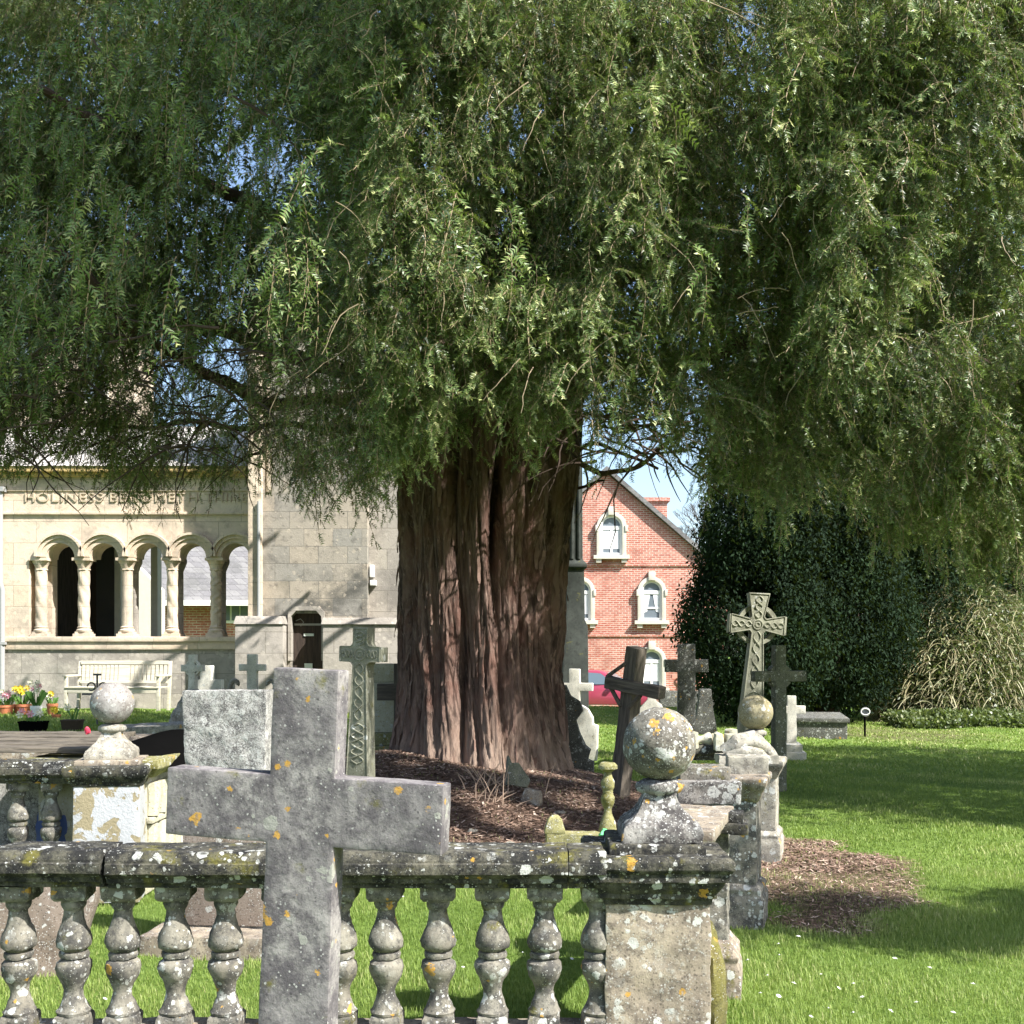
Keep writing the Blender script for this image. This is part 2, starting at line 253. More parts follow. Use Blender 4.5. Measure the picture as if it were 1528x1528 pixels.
# ------------------------------------------------------------------ mesh helpers
def tag(o, label=None, cat=None, group=None, kind=None):
    if label: o['label'] = label
    if cat: o['category'] = cat
    if group: o['group'] = group
    if kind: o['kind'] = kind
    return o
def empty(name, loc, rz=0.0, label=None, cat=None, group=None, rot=None):
    o = bpy.data.objects.new(name, None); C.objects.link(o); o.empty_display_size = 0.2
    o.location = loc; o.rotation_euler = rot if rot else (0, 0, rz)
    return tag(o, label, cat, group)
class MB:
    def __init__(s): s.v = []; s.f = []; s.sm = []
    def add(s, vs_, fs, smooth=False, mat=None):
        k = len(s.v)
        for v in vs_:
            v = Vector(v)
            s.v.append(tuple(mat @ v) if mat is not None else tuple(v))
        for f in fs: s.f.append(tuple(i + k for i in f)); s.sm.append(smooth)
        return s
    def box(s, x0, x1, y0, y1, z0, z1, mat=None, top=None):
        """top=(sx,sy): scale of the top face"""
        cx, cy = (x0 + x1) / 2, (y0 + y1) / 2; sx, sy = top or (1, 1)
        f = lambda x, y: (cx + (x - cx) * sx, cy + (y - cy) * sy)
        vs_ = [(x0, y0, z0), (x1, y0, z0), (x1, y1, z0), (x0, y1, z0)]
        vs_ += [(*f(a[0], a[1]), z1) for a in vs_]
        return s.add(vs_, [(3, 2, 1, 0), (4, 5, 6, 7), (0, 1, 5, 4), (1, 2, 6, 5), (2, 3, 7, 6), (3, 0, 4, 7)], False, mat)
    def prism(s, poly, y0, y1, mat=None):
        """poly in (x,z), counter-clockwise seen from -Y; extruded y0..y1"""
        n = len(poly); vs_ = [(x, y0, z) for x, z in poly] + [(x, y1, z) for x, z in poly]
        fs = [tuple(range(n)), tuple(range(2 * n - 1, n - 1, -1))]
        fs += [((i + 1) % n, i, i + n, (i + 1) % n + n) for i in range(n)]
        return s.add(vs_, fs, False, mat)
    def lathe(s, prof, seg=24, mat=None, cx=0, cy=0, smooth=True, fn=None):
        vs_ = []; fs = []
        for r, z in prof:
            for i in range(seg):
                a = 2 * math.pi * i / seg; rr = r * (fn(a, z) if fn else 1)
                vs_.append((cx + rr * math.cos(a), cy + rr * math.sin(a), z))
        for j in range(len(prof) - 1):
            for i in range(seg):
                i2 = (i + 1) % seg; fs.append((j * seg + i, j * seg + i2, (j + 1) * seg + i2, (j + 1) * seg + i))
        fs.append(tuple(range(seg - 1, -1, -1))); fs.append(tuple((len(prof) - 1) * seg + i for i in range(seg)))
        return s.add(vs_, fs, smooth, mat)
    def square_lathe(s, prof, mat=None):
        """stack of square sections: (half_x, half_y, z)"""
        vs_ = []; fs = []
        for hx, hy, z in prof: vs_ += [(-hx, -hy, z), (hx, -hy, z), (hx, hy, z), (-hx, hy, z)]
        for j in range(len(prof) - 1):
            for i in range(4): i2 = (i + 1) % 4; fs.append((j * 4 + i, j * 4 + i2, j * 4 + 4 + i2, j * 4 + 4 + i))
        fs.append((3, 2, 1, 0)); k = 4 * (len(prof) - 1); fs.append((k, k + 1, k + 2, k + 3))
        return s.add(vs_, fs, False, mat)
    def tube(s, pts, rad, seg=8, smooth=True):
        pts = [Vector(p) for p in pts]; n = len(pts)
        rad = rad if isinstance(rad, (list, tuple)) else [rad] * n
        up = Vector((0, 0, 1)); vs_ = []; fs = []; prev = None
        for i, p in enumerate(pts):
            d = (pts[min(i + 1, n - 1)] - pts[max(i - 1, 0)]).normalized()
            if prev is None:
                a = d.cross(up if abs(d.z) < 0.9 else Vector((1, 0, 0))).normalized()
            else: a = (prev - d * prev.dot(d)).normalized()
            prev = a; b = d.cross(a)
            for k in range(seg):
                t_ = 2 * math.pi * k / seg; vs_.append(tuple(p + (a * math.cos(t_) + b * math.sin(t_)) * rad[i]))
        for j in range(n - 1):
            for k in range(seg): k2 = (k + 1) % seg; fs.append((j * seg + k, j * seg + k2, (j + 1) * seg + k2, (j + 1) * seg + k))
        fs.append(tuple(range(seg - 1, -1, -1))); fs.append(tuple((n - 1) * seg + i for i in range(seg)))
        return s.add(vs_, fs, smooth)
    def ball(s, c, r, seg=24, rings=14, sq=(1, 1, 1)):
        prof = []
        vs_ = [(c[0], c[1], c[2] - r * sq[2])]; fs = []
        for j in range(1, rings):
            t_ = math.pi * j / rings
            for i in range(seg):
                a = 2 * math.pi * i / seg
                vs_.append((c[0] + r * sq[0] * math.sin(t_) * math.cos(a), c[1] + r * sq[1] * math.sin(t_) * math.sin(a), c[2] - r * sq[2] * math.cos(t_)))
        vs_.append((c[0], c[1], c[2] + r * sq[2])); last = len(vs_) - 1
        for i in range(seg):
            i2 = (i + 1) % seg
            fs.append((0, 1 + i2, 1 + i)); fs.append((last, 1 + (rings - 2) * seg + i, 1 + (rings - 2) * seg + i2))
            for j in range(rings - 2): fs.append((1 + j * seg + i, 1 + j * seg + i2, 1 + (j + 1) * seg + i2, 1 + (j + 1) * seg + i))
        return s.add(vs_, fs, True)
    def build(s, name, m, parent=None, loc=(0, 0, 0), rot=(0, 0, 0), bevel=0.0, rough=0.0, cuts=0, nscale=6.0, seed=0.0, edge=0.0, link=True, sharp=42):
        me = bpy.data.meshes.new(name); me.from_pydata(s.v, [], s.f); me.polygons.foreach_set('use_smooth', s.sm); me.update()
        if bevel or rough:
            bm = bmesh.new(); bm.from_mesh(me)
            if bevel:
                es = [e for e in bm.edges if len(e.link_faces) == 2 and e.calc_face_angle(0) > 0.5]
                bmesh.ops.bevel(bm, geom=es, offset=bevel, segments=2, profile=0.6, affect='EDGES', clamp_overlap=True)
            if cuts:
                for f in bm.faces: pass
                bmesh.ops.triangulate(bm, faces=[f for f in bm.faces if len(f.verts) > 4])
                target = cuts
                for _ in range(7):
                    es = [e for e in bm.edges if e.calc_length() > target]
                    if not es or len(bm.verts) > 60000: break
                    bmesh.ops.subdivide_edges(bm, edges=es, cuts=1, use_grid_fill=True)
                bmesh.ops.triangulate(bm, faces=[f for f in bm.faces if len(f.verts) > 4])
            if rough:
                bm.normal_update(); off = Vector((seed * 3.1, seed * 1.7, seed))
                mv = [(v, mnoise.fractal(v.co * nscale + off, 0.8, 2.1, 4), mnoise.noise(v.co * nscale * 5 + off)) for v in bm.verts]
                for v, a, b2 in mv: v.co += v.normal * (a * rough + b2 * rough * 0.35)
            for f in bm.faces: f.smooth = True
            bm.to_mesh(me); bm.free(); me.set_sharp_from_angle(angle=R(sharp))
        else: me.set_sharp_from_angle(angle=R(35))
        me.materials.append(m)
        o = bpy.data.objects.new(name, me)
        if link: C.objects.link(o)
        o.location = loc; o.rotation_euler = rot; o.parent = parent
        return o
def copy_tree(o, parent=None):
    c = o.copy(); C.objects.link(c)
    if parent: c.parent = parent
    for ch in o.children: copy_tree(ch, c)
    return c
def fast_mesh(name, V, T, mats, midx=None, attrs=None, parent=None, smooth=False, uv=None):
    V = np.ascontiguousarray(V, dtype=np.float32); T = np.ascontiguousarray(T, dtype=np.int32)
    me = bpy.data.meshes.new(name); k = T.shape[1]
    me.vertices.add(len(V)); me.vertices.foreach_set('co', V.ravel())
    me.loops.add(T.size); me.loops.foreach_set('vertex_index', T.ravel())
    me.polygons.add(len(T)); me.polygons.foreach_set('loop_start', np.arange(0, T.size, k, dtype=np.int32))
    me.polygons.foreach_set('loop_total', np.full(len(T), k, dtype=np.int32))
    if midx is not None: me.polygons.foreach_set('material_index', np.ascontiguousarray(midx, dtype=np.int32))
    me.polygons.foreach_set('use_smooth', np.full(len(T), smooth, dtype=bool))
    for m in mats: me.materials.append(m)
    for an, av in (attrs or {}).items():
        a = me.attributes.new(an, 'FLOAT', 'POINT'); a.data.foreach_set('value', np.ascontiguousarray(av, dtype=np.float32))
    if uv is not None:
        l = me.uv_layers.new(name='UVMap'); l.data.foreach_set('uv', np.ascontiguousarray(uv[T.ravel()], dtype=np.float32).ravel())
    me.update(calc_edges=True)
    o = bpy.data.objects.new(name, me); C.objects.link(o); o.parent = parent
    return o

# ------------------------------------------------------------------ ground
def ss(a, b, x): t_ = np.clip((x - a) / (b - a), 0, 1); return t_ * t_ * (3 - 2 * t_)
def gh(x, y):
    x = np.asarray(x, dtype=float); y = np.asarray(y, dtype=float)
    h = 0.52 * ss(9.5, 16.5, y) * (1 - ss(-3.8, -0.2, x)) * (1 - 0.0)
    # mound under the old yew
    d = np.sqrt(((x + 0.55) / 2.9) ** 2 + ((y - 12.3) / 3.7) ** 2)
    mound = (0.30 + 0.16 * (1 - ss(-1.5, 0.6, x))) * (1 - ss(0.25, 1.0, d))
    h = np.maximum(h, mound) + 0.35 * np.minimum(h, mound)
    h = h + 0.13 * ss(20, 30, y) * ss(-2, 2, x) * (1 - ss(5, 9, x))
    h = h - 1.0 * ss(31, 37, y) * ss(-2.5, 0.5, x) * (1 - ss(9, 14, x))
    h = h + 0.02 * np.sin(x * 1.9 + 1) * np.cos(y * 1.3) + 0.012 * np.sin(x * 4.7 + y * 3.1)
    return h
def G(x, y): return float(gh(x, y))
def litter_mask(x, y):
    d = np.sqrt(((x + 0.35) / 2.75) ** 2 + ((y - 11.6) / 3.1) ** 2)
    nn = 0.10 * np.sin(x * 5.3 + 2 * np.sin(y * 3.1)) + 0.08 * np.sin(y * 7.7 + x * 2.2)
    m1 = 1 - ss(0.86, 1.02, d + nn)
    d2 = np.sqrt(((x - 2.15 - .10 * (y - 8)) / .82) ** 2 + ((y - 8.2) / 1.75) ** 2)
    m2 = (1 - ss(0.72, 1.05, d2 + 1.3 * nn)) * (.92 + .08 * np.sin(x * 9 + y * 4) * np.sin(y * 11))
    d3 = np.sqrt(((x - 7.7) / 1.9) ** 2 + ((y - 22.5) / 2.6) ** 2)
    m3 = .55 * (1 - ss(0.4, 1.1, d3 + nn))
    return np.clip(np.maximum(np.maximum(m1, m2 * 0.95), m3), 0, 1)
gx = np.unique(np.concatenate([np.linspace(-400, -14, 24), np.linspace(-14, 14, 225), np.linspace(14, 400, 24)]))
gy = np.unique(np.concatenate([np.linspace(-60, 2, 12), np.linspace(2, 26, 200), np.linspace(26, 60, 60), np.linspace(60, 900, 20)]))
GX, GY = np.meshgrid(gx, gy); V = np.stack([GX, GY, gh(GX, GY)], -1).reshape(-1, 3)
nxg, nyg = len(gx), len(gy)
I = (np.arange(nyg - 1)[:, None] * nxg + np.arange(nxg - 1)[None]).ravel()
T = np.stack([I, I + 1, I + 1 + nxg, I + nxg], -1)
def ground_mat():
    m, t, b = newmat('lawn_and_litter')
    g = N(t, "ShaderNodeNewGeometry"); P3 = g.outputs['Position']
    n1 = nz(t, P3, 0.8, 6, 0.65); n2 = nz(t, P3, 25, 6, 0.7); n3 = nz(t, P3, 120, 4, 0.7)
    gc = mixc(t, ramp(t, n1, 0.35, 0.65), (0.13, 0.22, 0.04), (0.21, 0.32, 0.07))
    gc = mixc(t, mth(t, 'MULTIPLY', ramp(t, n2, 0.45, 0.7), 0.6), gc, (0.27, 0.36, 0.09)); gc = mixc(t, mth(t, 'MULTIPLY', ramp(t, n3, 0.5, 0.7), 0.5), gc, (0.08, 0.13, 0.02))
    lc = mixc(t, ramp(t, n2, 0.35, 0.65), (0.085, 0.052, 0.04), (0.23, 0.15, 0.115)); lc = mixc(t, ramp(t, n3, 0.5, 0.68), lc, (0.28, 0.21, 0.15))
    at = N(t, "ShaderNodeAttribute", attribute_name='litter')
    L(t, mixc(t, at.outputs['Fac'], gc, lc), b.inputs['Base Color']); b.inputs['Roughness'].default_value = 0.95; b.inputs['Specular IOR Level'].default_value = 0.1
    bump(t, b, mth(t, 'ADD', n2, n3), 1.0, 0.03); return m
g = fast_mesh('ground', V, T, [ground_mat()], attrs={'litter': litter_mask(V[:, 0], V[:, 1])}, smooth=True)
tag(g, kind='structure')

# ------------------------------------------------------------------ the church
CY = 22.5
CG = 0.55
def arcpts(cx, cz, r, a0, a1, n): return [(cx + r * math.cos(R(a0 + (a1 - a0) * i / n)), cz + r * math.sin(R(a0 + (a1 - a0) * i / n))) for i in range(n + 1)]
church = empty('church', (X(190, CY), CY, 0), 0, 'cream stone church porch with five round arches beside a grey stone stair block', 'church')
cx0 = X(190, CY)
def cX(px, Y=CY): return X(px, Y) - cx0
def zz(py, Y=CY): return Z(py, Y)
zsill = zz(950); zspr = zz(832); ztop = zz(698)
arch_c = [cX(p) for p in (91, 156, 222, 287, 352)]; ar = 20.5 / 75.56
colx = [cX(p) for p in (58, 122, 187, 255, 320)]
# arcade wall above spring
xr = cX(380); xl = cX(-220)
poly = [(xl, ztop), (xl, zspr)]
for c in arch_c:
    poly += arcpts(c, zspr, ar, 180, 0, 14)
poly += [(xr, zspr), (xr, ztop)]
MB().prism(poly, 0, 0.55).build('arcade_wall', M['church'], church)
m = MB(); m.box(xl, cX(43), 0, 0.55, zsill, zspr); m.box(cX(43), arch_c[0] - ar - 0.02, 0.30, 0.55, zsill, zspr); m.build('pier_wall', M['church'], church)
m = MB(); m.box(xl, xr, -0.02, 0.57, CG - 0.8, zsill - 0.10); m.build('lower_wall', M['plinth'], church)
m = MB(); m.box(xl, xr, -0.10, 0.62, zsill - 0.10, zsill); m.box(xl, xr, -0.06, -0.02, zsill - 0.26, zsill - 0.10); m.build('sill', M['church'], church, bevel=0.015)
m = MB(); m.box(xl, xr, -0.05, 0, zz(768), zz(764)); m.box(xl, xr, -0.03, 0, zz(733), zz(729)); m.build('string_course', M['church'], church, bevel=0.006)
m = MB(); m.box(xl, xr, -0.10, 0.0, zz(712), zz(706)); m.box(xl, xr, -0.22, 0.0, zz(706), zz(697)); m.build('cornice', plain('ochre_stone', (0.5, 0.36, 0.16), 0.9, 0, 0.35, 5), church, bevel=0.01)
for c in arch_c:      # archivolt rings
    m = MB()
    for (r0, r1, d) in ((ar + 0.01, ar + 0.10, 0.045), (ar + 0.10, ar + 0.17, 0.085), (ar + 0.17, ar + 0.215, 0.13)):
        o_ = arcpts(c, zspr, r1, 2, 178, 20); i_ = arcpts(c, zspr, r0, 178, 2, 20)
        m.prism(o_[::1] + i_, -d, 0.0)
    m.build('hood_mould', M['church'], church)
def column(px, style, back=False):
    m = MB(); x = px; h0 = zsill; h1 = zspr
    m.box(x - 0.17, x + 0.17, -0.03, 0.27, h0, h0 + 0.06); m.box(x - 0.14, x + 0.14, 0.0, 0.25, h0 + 0.06, h0 + 0.10)
    base = [(0.145, h0 + 0.10), (0.15, h0 + 0.13), (0.12, h0 + 0.16), (0.13, h0 + 0.19), (0.105, h0 + 0.21)]
    m.lathe(base, 20, cx=x, cy=0.12)
    zs = [h0 + 0.2 + (h1 - 0.24 - h0 - 0.2) * i / 44 for i in range(45)]
    if style == 'twist': fn = lambda a, z: 1 + 0.17 * abs(math.sin(1.5 * a + 9.5 * z)) - 0.05
    elif style == 'zig': fn = lambda a, z: 1 + 0.10 * math.sin(4 * a + 3 * math.sin(z * 22))
    else: fn = lambda a, z: 1
    m.lathe([(0.105, z) for z in zs], 30, cx=x, cy=0.12, fn=fn)
    cap = [(0.115, h1 - 0.25), (0.125, h1 - 0.235), (0.11, h1 - 0.22), (0.125, h1 - 0.16), (0.155, h1 - 0.09), (0.17, h1 - 0.05)]
    m.lathe(cap, 24, cx=x, cy=0.12, fn=lambda a, z: 1 + 0.09 * math.sin(8 * a + 40 * z))
    m.box(x - 0.18, x + 0.18, -0.05, 0.30, h1 - 0.06, h1 - 0.003)
    o = m.build('column', M['church'] if not back else M['plinth'], church); return o
for c, s_ in zip(colx, ('twist', 'twist', 'plain', 'twist', 'zig')): column(c, s_)
m = MB()
for c in colx[2:]: m.lathe([(0.13, zsill + 0.003), (0.09, zsill + 0.12), (0.09, zspr - 0.25), (0.16, zspr - 0.07), (0.16, zspr - 0.003)], 16, cx=c + 0.03, cy=0.44)
m.build('inner_column', M['plinth'], church)
# porch interior
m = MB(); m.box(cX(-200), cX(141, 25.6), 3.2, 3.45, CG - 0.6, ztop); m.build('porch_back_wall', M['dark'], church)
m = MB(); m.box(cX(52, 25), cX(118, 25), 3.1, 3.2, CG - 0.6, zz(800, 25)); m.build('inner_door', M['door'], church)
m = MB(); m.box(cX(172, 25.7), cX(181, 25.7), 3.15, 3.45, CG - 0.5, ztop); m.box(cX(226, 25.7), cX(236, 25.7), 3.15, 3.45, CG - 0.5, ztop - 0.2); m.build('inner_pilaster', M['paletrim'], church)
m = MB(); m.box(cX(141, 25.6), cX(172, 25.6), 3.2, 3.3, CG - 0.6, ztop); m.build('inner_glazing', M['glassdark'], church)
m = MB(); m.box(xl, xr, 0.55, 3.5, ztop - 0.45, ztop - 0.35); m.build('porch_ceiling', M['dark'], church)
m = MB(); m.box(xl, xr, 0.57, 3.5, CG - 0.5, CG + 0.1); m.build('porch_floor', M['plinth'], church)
# roof over the porch, upper wall
m = MB(); m.add([(xl, -0.25, ztop), (xr, -0.25, ztop), (xr, 3.6, zz(635, 26)), (xl, 3.6, zz(635, 26)), (xl, 3.6, ztop), (xr, 3.6, ztop)], [(0, 1, 2, 3), (3, 2, 5, 4), (1, 5, 2), (0, 3, 4), (0, 4, 5, 1)]); m.build('porch_roof', M['lead'], church)
m = MB(); m.box(cX(-260, 26), cX(215, 26), 3.62, 4.2, ztop - 0.4, zz(440, 26)); m.build('upper_wall', M['church'], church)
for p in (20, 120):
    f = MB().box(cX(p, 26), cX(p + 40, 26), 3.56, 3.62, zz(600, 26), zz(480, 26)).build('upper_window', M['paletrim'], church)
    MB().box(cX(p + 6, 26), cX(p + 34, 26), 3.52, 3.56, zz(594, 26), zz(486, 26)).build('pane', M['glass'], f)
m = MB(); m.box(cX(-265, 26), cX(225, 26), 3.45, 4.4, zz(440, 26), zz(432, 26)); m.build('parapet', M['church'], church)
# frieze lettering
def uncial(txt, width_px, px0, py0, hpx, Y, parent, off):
    c = bpy.data.curves.new('frieze_lettering', 'FONT'); c.body = txt; c.size = 1.0; c.extrude = 0.012; c.space_character = 1.12
    o = bpy.data.objects.new('frieze_lettering', c); C.objects.link(o)
    bpy.context.view_layer.update()
    wd = o.dimensions.x; hh = 0.69
    dg = bpy.context.evaluated_depsgraph_get(); me = bpy.data.meshes.new_from_object(o.evaluated_get(dg)); bpy.data.objects.remove(o)
    s_ = hpx / F * Y / hh; sx = width_px / F * Y / wd
    for v in me.vertices: v.co = Vector((v.co.x * sx, -v.co.z, v.co.y * s_))
    me.materials.append(plain('incised_lettering', (0.46, 0.38, 0.28), 0.9)); ob = bpy.data.objects.new('frieze_lettering', me); C.objects.link(ob); ob.parent = parent
    ob.location = (X(px0, Y) - cx0, off, Z(py0, Y)); return ob
for w_, a_, b_ in (('HOLINESS', 36, 116), ('BECOMETH', 163, 130), ('THINE', 305, 64)): uncial(w_, b_, a_, 749, 13.5, CY, church, -0.013)
# small windows of rain pipes
m = MB(); m.tube([(cX(7), -0.12, CG - 0.3), (cX(7), -0.12, zz(880)), (cX(4), -0.12, zz(870)), (cX(4), -0.12, zz(735))], 0.055, 10); m.box(cX(-2), cX(11), -0.2, -0.04, zz(735), zz(728)); m.box(cX(1), cX(13), -0.18, -0.05, zz(962), zz(958)); m.build('rain_pipe', M['greypipe'], church)
# stair block
TY = 21.6
def tX(px): return X(px, TY) - cx0
def tZ(py): return Z(py, TY)
yo = TY - CY
dz = tZ(915)
m = MB()
m.box(tX(392), tX(434), yo, yo + 3, CG - 0.7, dz); m.box(tX(481), tX(548), yo, yo + 3, CG - 0.7, dz)
m.box(tX(392), tX(548), yo, yo + 3, dz, tZ(455))
m.build('stair_block_wall', M['tower'], church)
m = MB(); m.box(tX(372), tX(392), yo - 0.12, yo + 3, CG - 0.7, tZ(440)); m.box(tX(398), tX(404), yo - 0.03, yo, tZ(735), tZ(470)); m.build('pale_buttress', M['church'], church, bevel=0.02)
m = MB(); m.box(tX(548), tX(640), yo + 0.25, yo + 3, CG - 0.7, tZ(520)); m.build('recessed_wall', M['plinth'], church)
m = MB(); m.box(tX(357), tX(428), yo - 0.35, yo - 0.005, CG - 0.7, tZ(932)); m.box(tX(484), tX(600), yo - 0.2, yo + 0.24, CG - 0.7, tZ(932)); m.build('plinth', M['plinth'], church, bevel=0.02)
m = MB(); m.box(tX(355), tX(430), yo - 0.38, yo - 0.005, tZ(932), tZ(920), top=(0.94, 0.5)); m.build('plinth_moulding', M['plinth'], church, bevel=0.01)
m = MB(); m.box(tX(482), tX(602), yo - 0.24, yo + 0.22, tZ(932), tZ(922), top=(0.98, 0.6)); m.build('plinth_moulding', M['plinth'], church, bevel=0.01)
# door with shouldered head
m = MB()
x0, x1 = tX(435), tX(480)
m.box(x0, x1, yo + 0.18, yo + 0.24, CG - 0.7, dz); dr = m.build('side_door', M['door'], church)
m = MB(); m.box(x0 + 0.02, x1 - 0.02, yo + 0.165, yo + 0.18, tZ(933), tZ(930)); m.tube([(x0 + .05, yo + .17, tZ(926)), (x0 + .14, yo + .17, tZ(923)), (x0 + .2, yo + .17, tZ(928)), (x0 + .14, yo + .17, tZ(934))], 0.008, 6); m.build('strap_hinge', plain('pale_iron', (0.35, 0.33, 0.32), 0.5), dr)
MB().box(tX(451), tX(466), yo + 0.16, yo + 0.18, tZ(949), tZ(945)).build('door_notice', M['notice'], dr)
MB().box(tX(452), tX(464), yo + 0.155, yo + 0.178, tZ(1001), tZ(990)).build('door_notice', M['notice'], dr)
pl = [(x0 - 0.06, dz - 0.9), (x0 - 0.06, dz + 0.02), (x0 + 0.05, dz + 0.13), (x1 - 0.05, dz + 0.13), (x1 + 0.06, dz + 0.02), (x1 + 0.06, dz - 0.9),
      (x1 - 0.0, dz - 0.9), (x1 - 0.0, dz - 0.06), (x1 - 0.10, dz + 0.05), (x0 + 0.10, dz + 0.05), (x0, dz - 0.06), (x0, dz - 0.9)]
MB().prism(pl[::-1], yo - 0.05, yo + 0.17).build('door_surround', M['plinth'], church)
# drainpipe, alarm box on the right part
m = MB(); m.tube([(tX(389), yo - 0.17, CG - 0.2), (tX(389), yo - 0.17, tZ(750))], 0.03, 8); m.build('cable_pipe', M['greypipe'], church)
m = MB(); m.box(tX(550), tX(557), yo + 0.15, yo + 0.25, tZ(860), tZ(842)); m.box(tX(551), tX(560), yo + 0.1, yo + 0.25, tZ(873), tZ(865)); m.build('lantern_box', M['white'], church, bevel=0.01)
m = MB(); m.box(tX(368), tX(600), yo - 0.2, yo + 3.1, tZ(455), tZ(446)); m.build('block_cornice', M['church'], church, bevel=0.02)
m = MB(); m.add([(tX(372), yo, tZ(446)), (tX(548), yo, tZ(446)), (tX(548), yo + 3, tZ(446)), (tX(372), yo + 3, tZ(446)), (tX(460), yo + 1.5, tZ(330))], [(0, 1, 4), (1, 2, 4), (2, 3, 4), (3, 0, 4), (3, 2, 1, 0)]); m.build('block_roof', M['slate'], church)

# house seen through the arches
HY2 = 36.0
hb = empty('low_house', (X(310, HY2), HY2, 0), 0, 'low red brick house with slate roof seen through the porch arches', 'house')
hx = X(310, HY2)
MB().box(X(150, HY2) - hx, X(470, HY2) - hx, 0, 5, -0.5, Z(893, HY2)).build('brick_wall', M['brick'], hb)
m = MB(); e = Z(893, HY2); m.add([(X(130, HY2) - hx, -0.5, e - 0.1), (X(490, HY2) - hx, -0.5, e - 0.1), (X(490, HY2) - hx, 3, e + 2.4), (X(130, HY2) - hx, 3, e + 2.4), (X(130, HY2) - hx, 6, e - .1), (X(490, HY2) - hx, 6, e - .1)], [(0, 1, 2, 3), (3, 2, 5, 4), (0, 3, 4), (1, 5, 2), (0, 4, 5, 1)]); m.build('roof', M['slate'], hb)
f = MB().box(X(331, HY2) - hx, X(372, HY2) - hx, -0.08, 0, Z(930, HY2), Z(896, HY2)).build('window', M['white'], hb)
for a in (333, 347, 360): MB().box(X(a, HY2) - hx, X(a + 11, HY2) - hx, -0.11, -0.08, Z(926, HY2), Z(900, HY2)).build('pane', M['glass'], f)
m = MB(); m.box(X(130, HY2) - hx, X(490, HY2) - hx, -0.6, -0.5, e - 0.25, e - 0.08); m.build('gutter', M['white'], hb)
m = MB(); m.add([(X(205, 33) - hx, -3, 1), (X(240, 33) - hx, -3, 1), (X(240, 33) - hx, -3, Z(880, 33)), (X(205, 33) - hx, -3, Z(845, 33)), (X(205, 33) - hx, -2.6, 1), (X(240, 33) - hx, -2.6, 1), (X(240, 33) - hx, -2.6, Z(880, 33)), (X(205, 33) - hx, -2.6, Z(845, 33))], [(0, 1, 2, 3), (7, 6, 5, 4), (1, 5, 6, 2), (3, 2, 6, 7), (0, 3, 7, 4)]); m.build('outbuilding_gable', M['paletrim'], hb)

# ------------------------------------------------------------------ gabled brick house
BY = 44.0
bh = empty('brick_house', (X(915, BY), BY, -1.2), R(0), 'tall red brick gabled house with arched white windows behind the churchyard', 'house')
bx = X(915, BY)
def bX(px): return X(px, BY) - bx
def bZ(py): return Z(py, BY) + 1.2
apx, apz = bX(905), bZ(706); slope = 0.86
ex, ez = bX(1085), apz - (bX(1085) - apx) * slope; exl = 2 * apx - ex
MB().prism([(exl, -0.8), (ex, -0.8), (ex, ez), (apx, apz), (exl, ez)], 0, 9).build('brick_wall', M['brick'], bh)
m = MB()
for sgn in (-1, 1):
    e2 = (apx + sgn * (ex - apx + 0.35), apz - (ex - apx + 0.35) * slope)
    q = [(apx, apz + 0.05), (apx, apz + 0.25), (e2[0], e2[1] + 0.2), (e2[0], e2[1])]
    m.prism(q if sgn > 0 else q[::-1], -0.22, 9.1)
rf = m.build('roof', M['slate'], bh)
m = MB(); m.box(bX(958), bX(1002), 1.2, 2.4, bZ(850), bZ(742)); m.box(bX(955), bX(1006), 1.1, 2.5, bZ(742), bZ(736)); m.build('chimney', M['brick'], rf)
m = MB(); m.box(bX(985), bX(1008), 0.6, 1.1, bZ(800), bZ(782)); m.build('dormer_frame', M['white'], rf)
m = MB(); m.box(exl, ex, -0.05, 0, bZ(845), bZ(841)); m.box(exl, ex, -0.05, 0, bZ(950), bZ(946)); m.build('brick_band', M['brick'], bh)
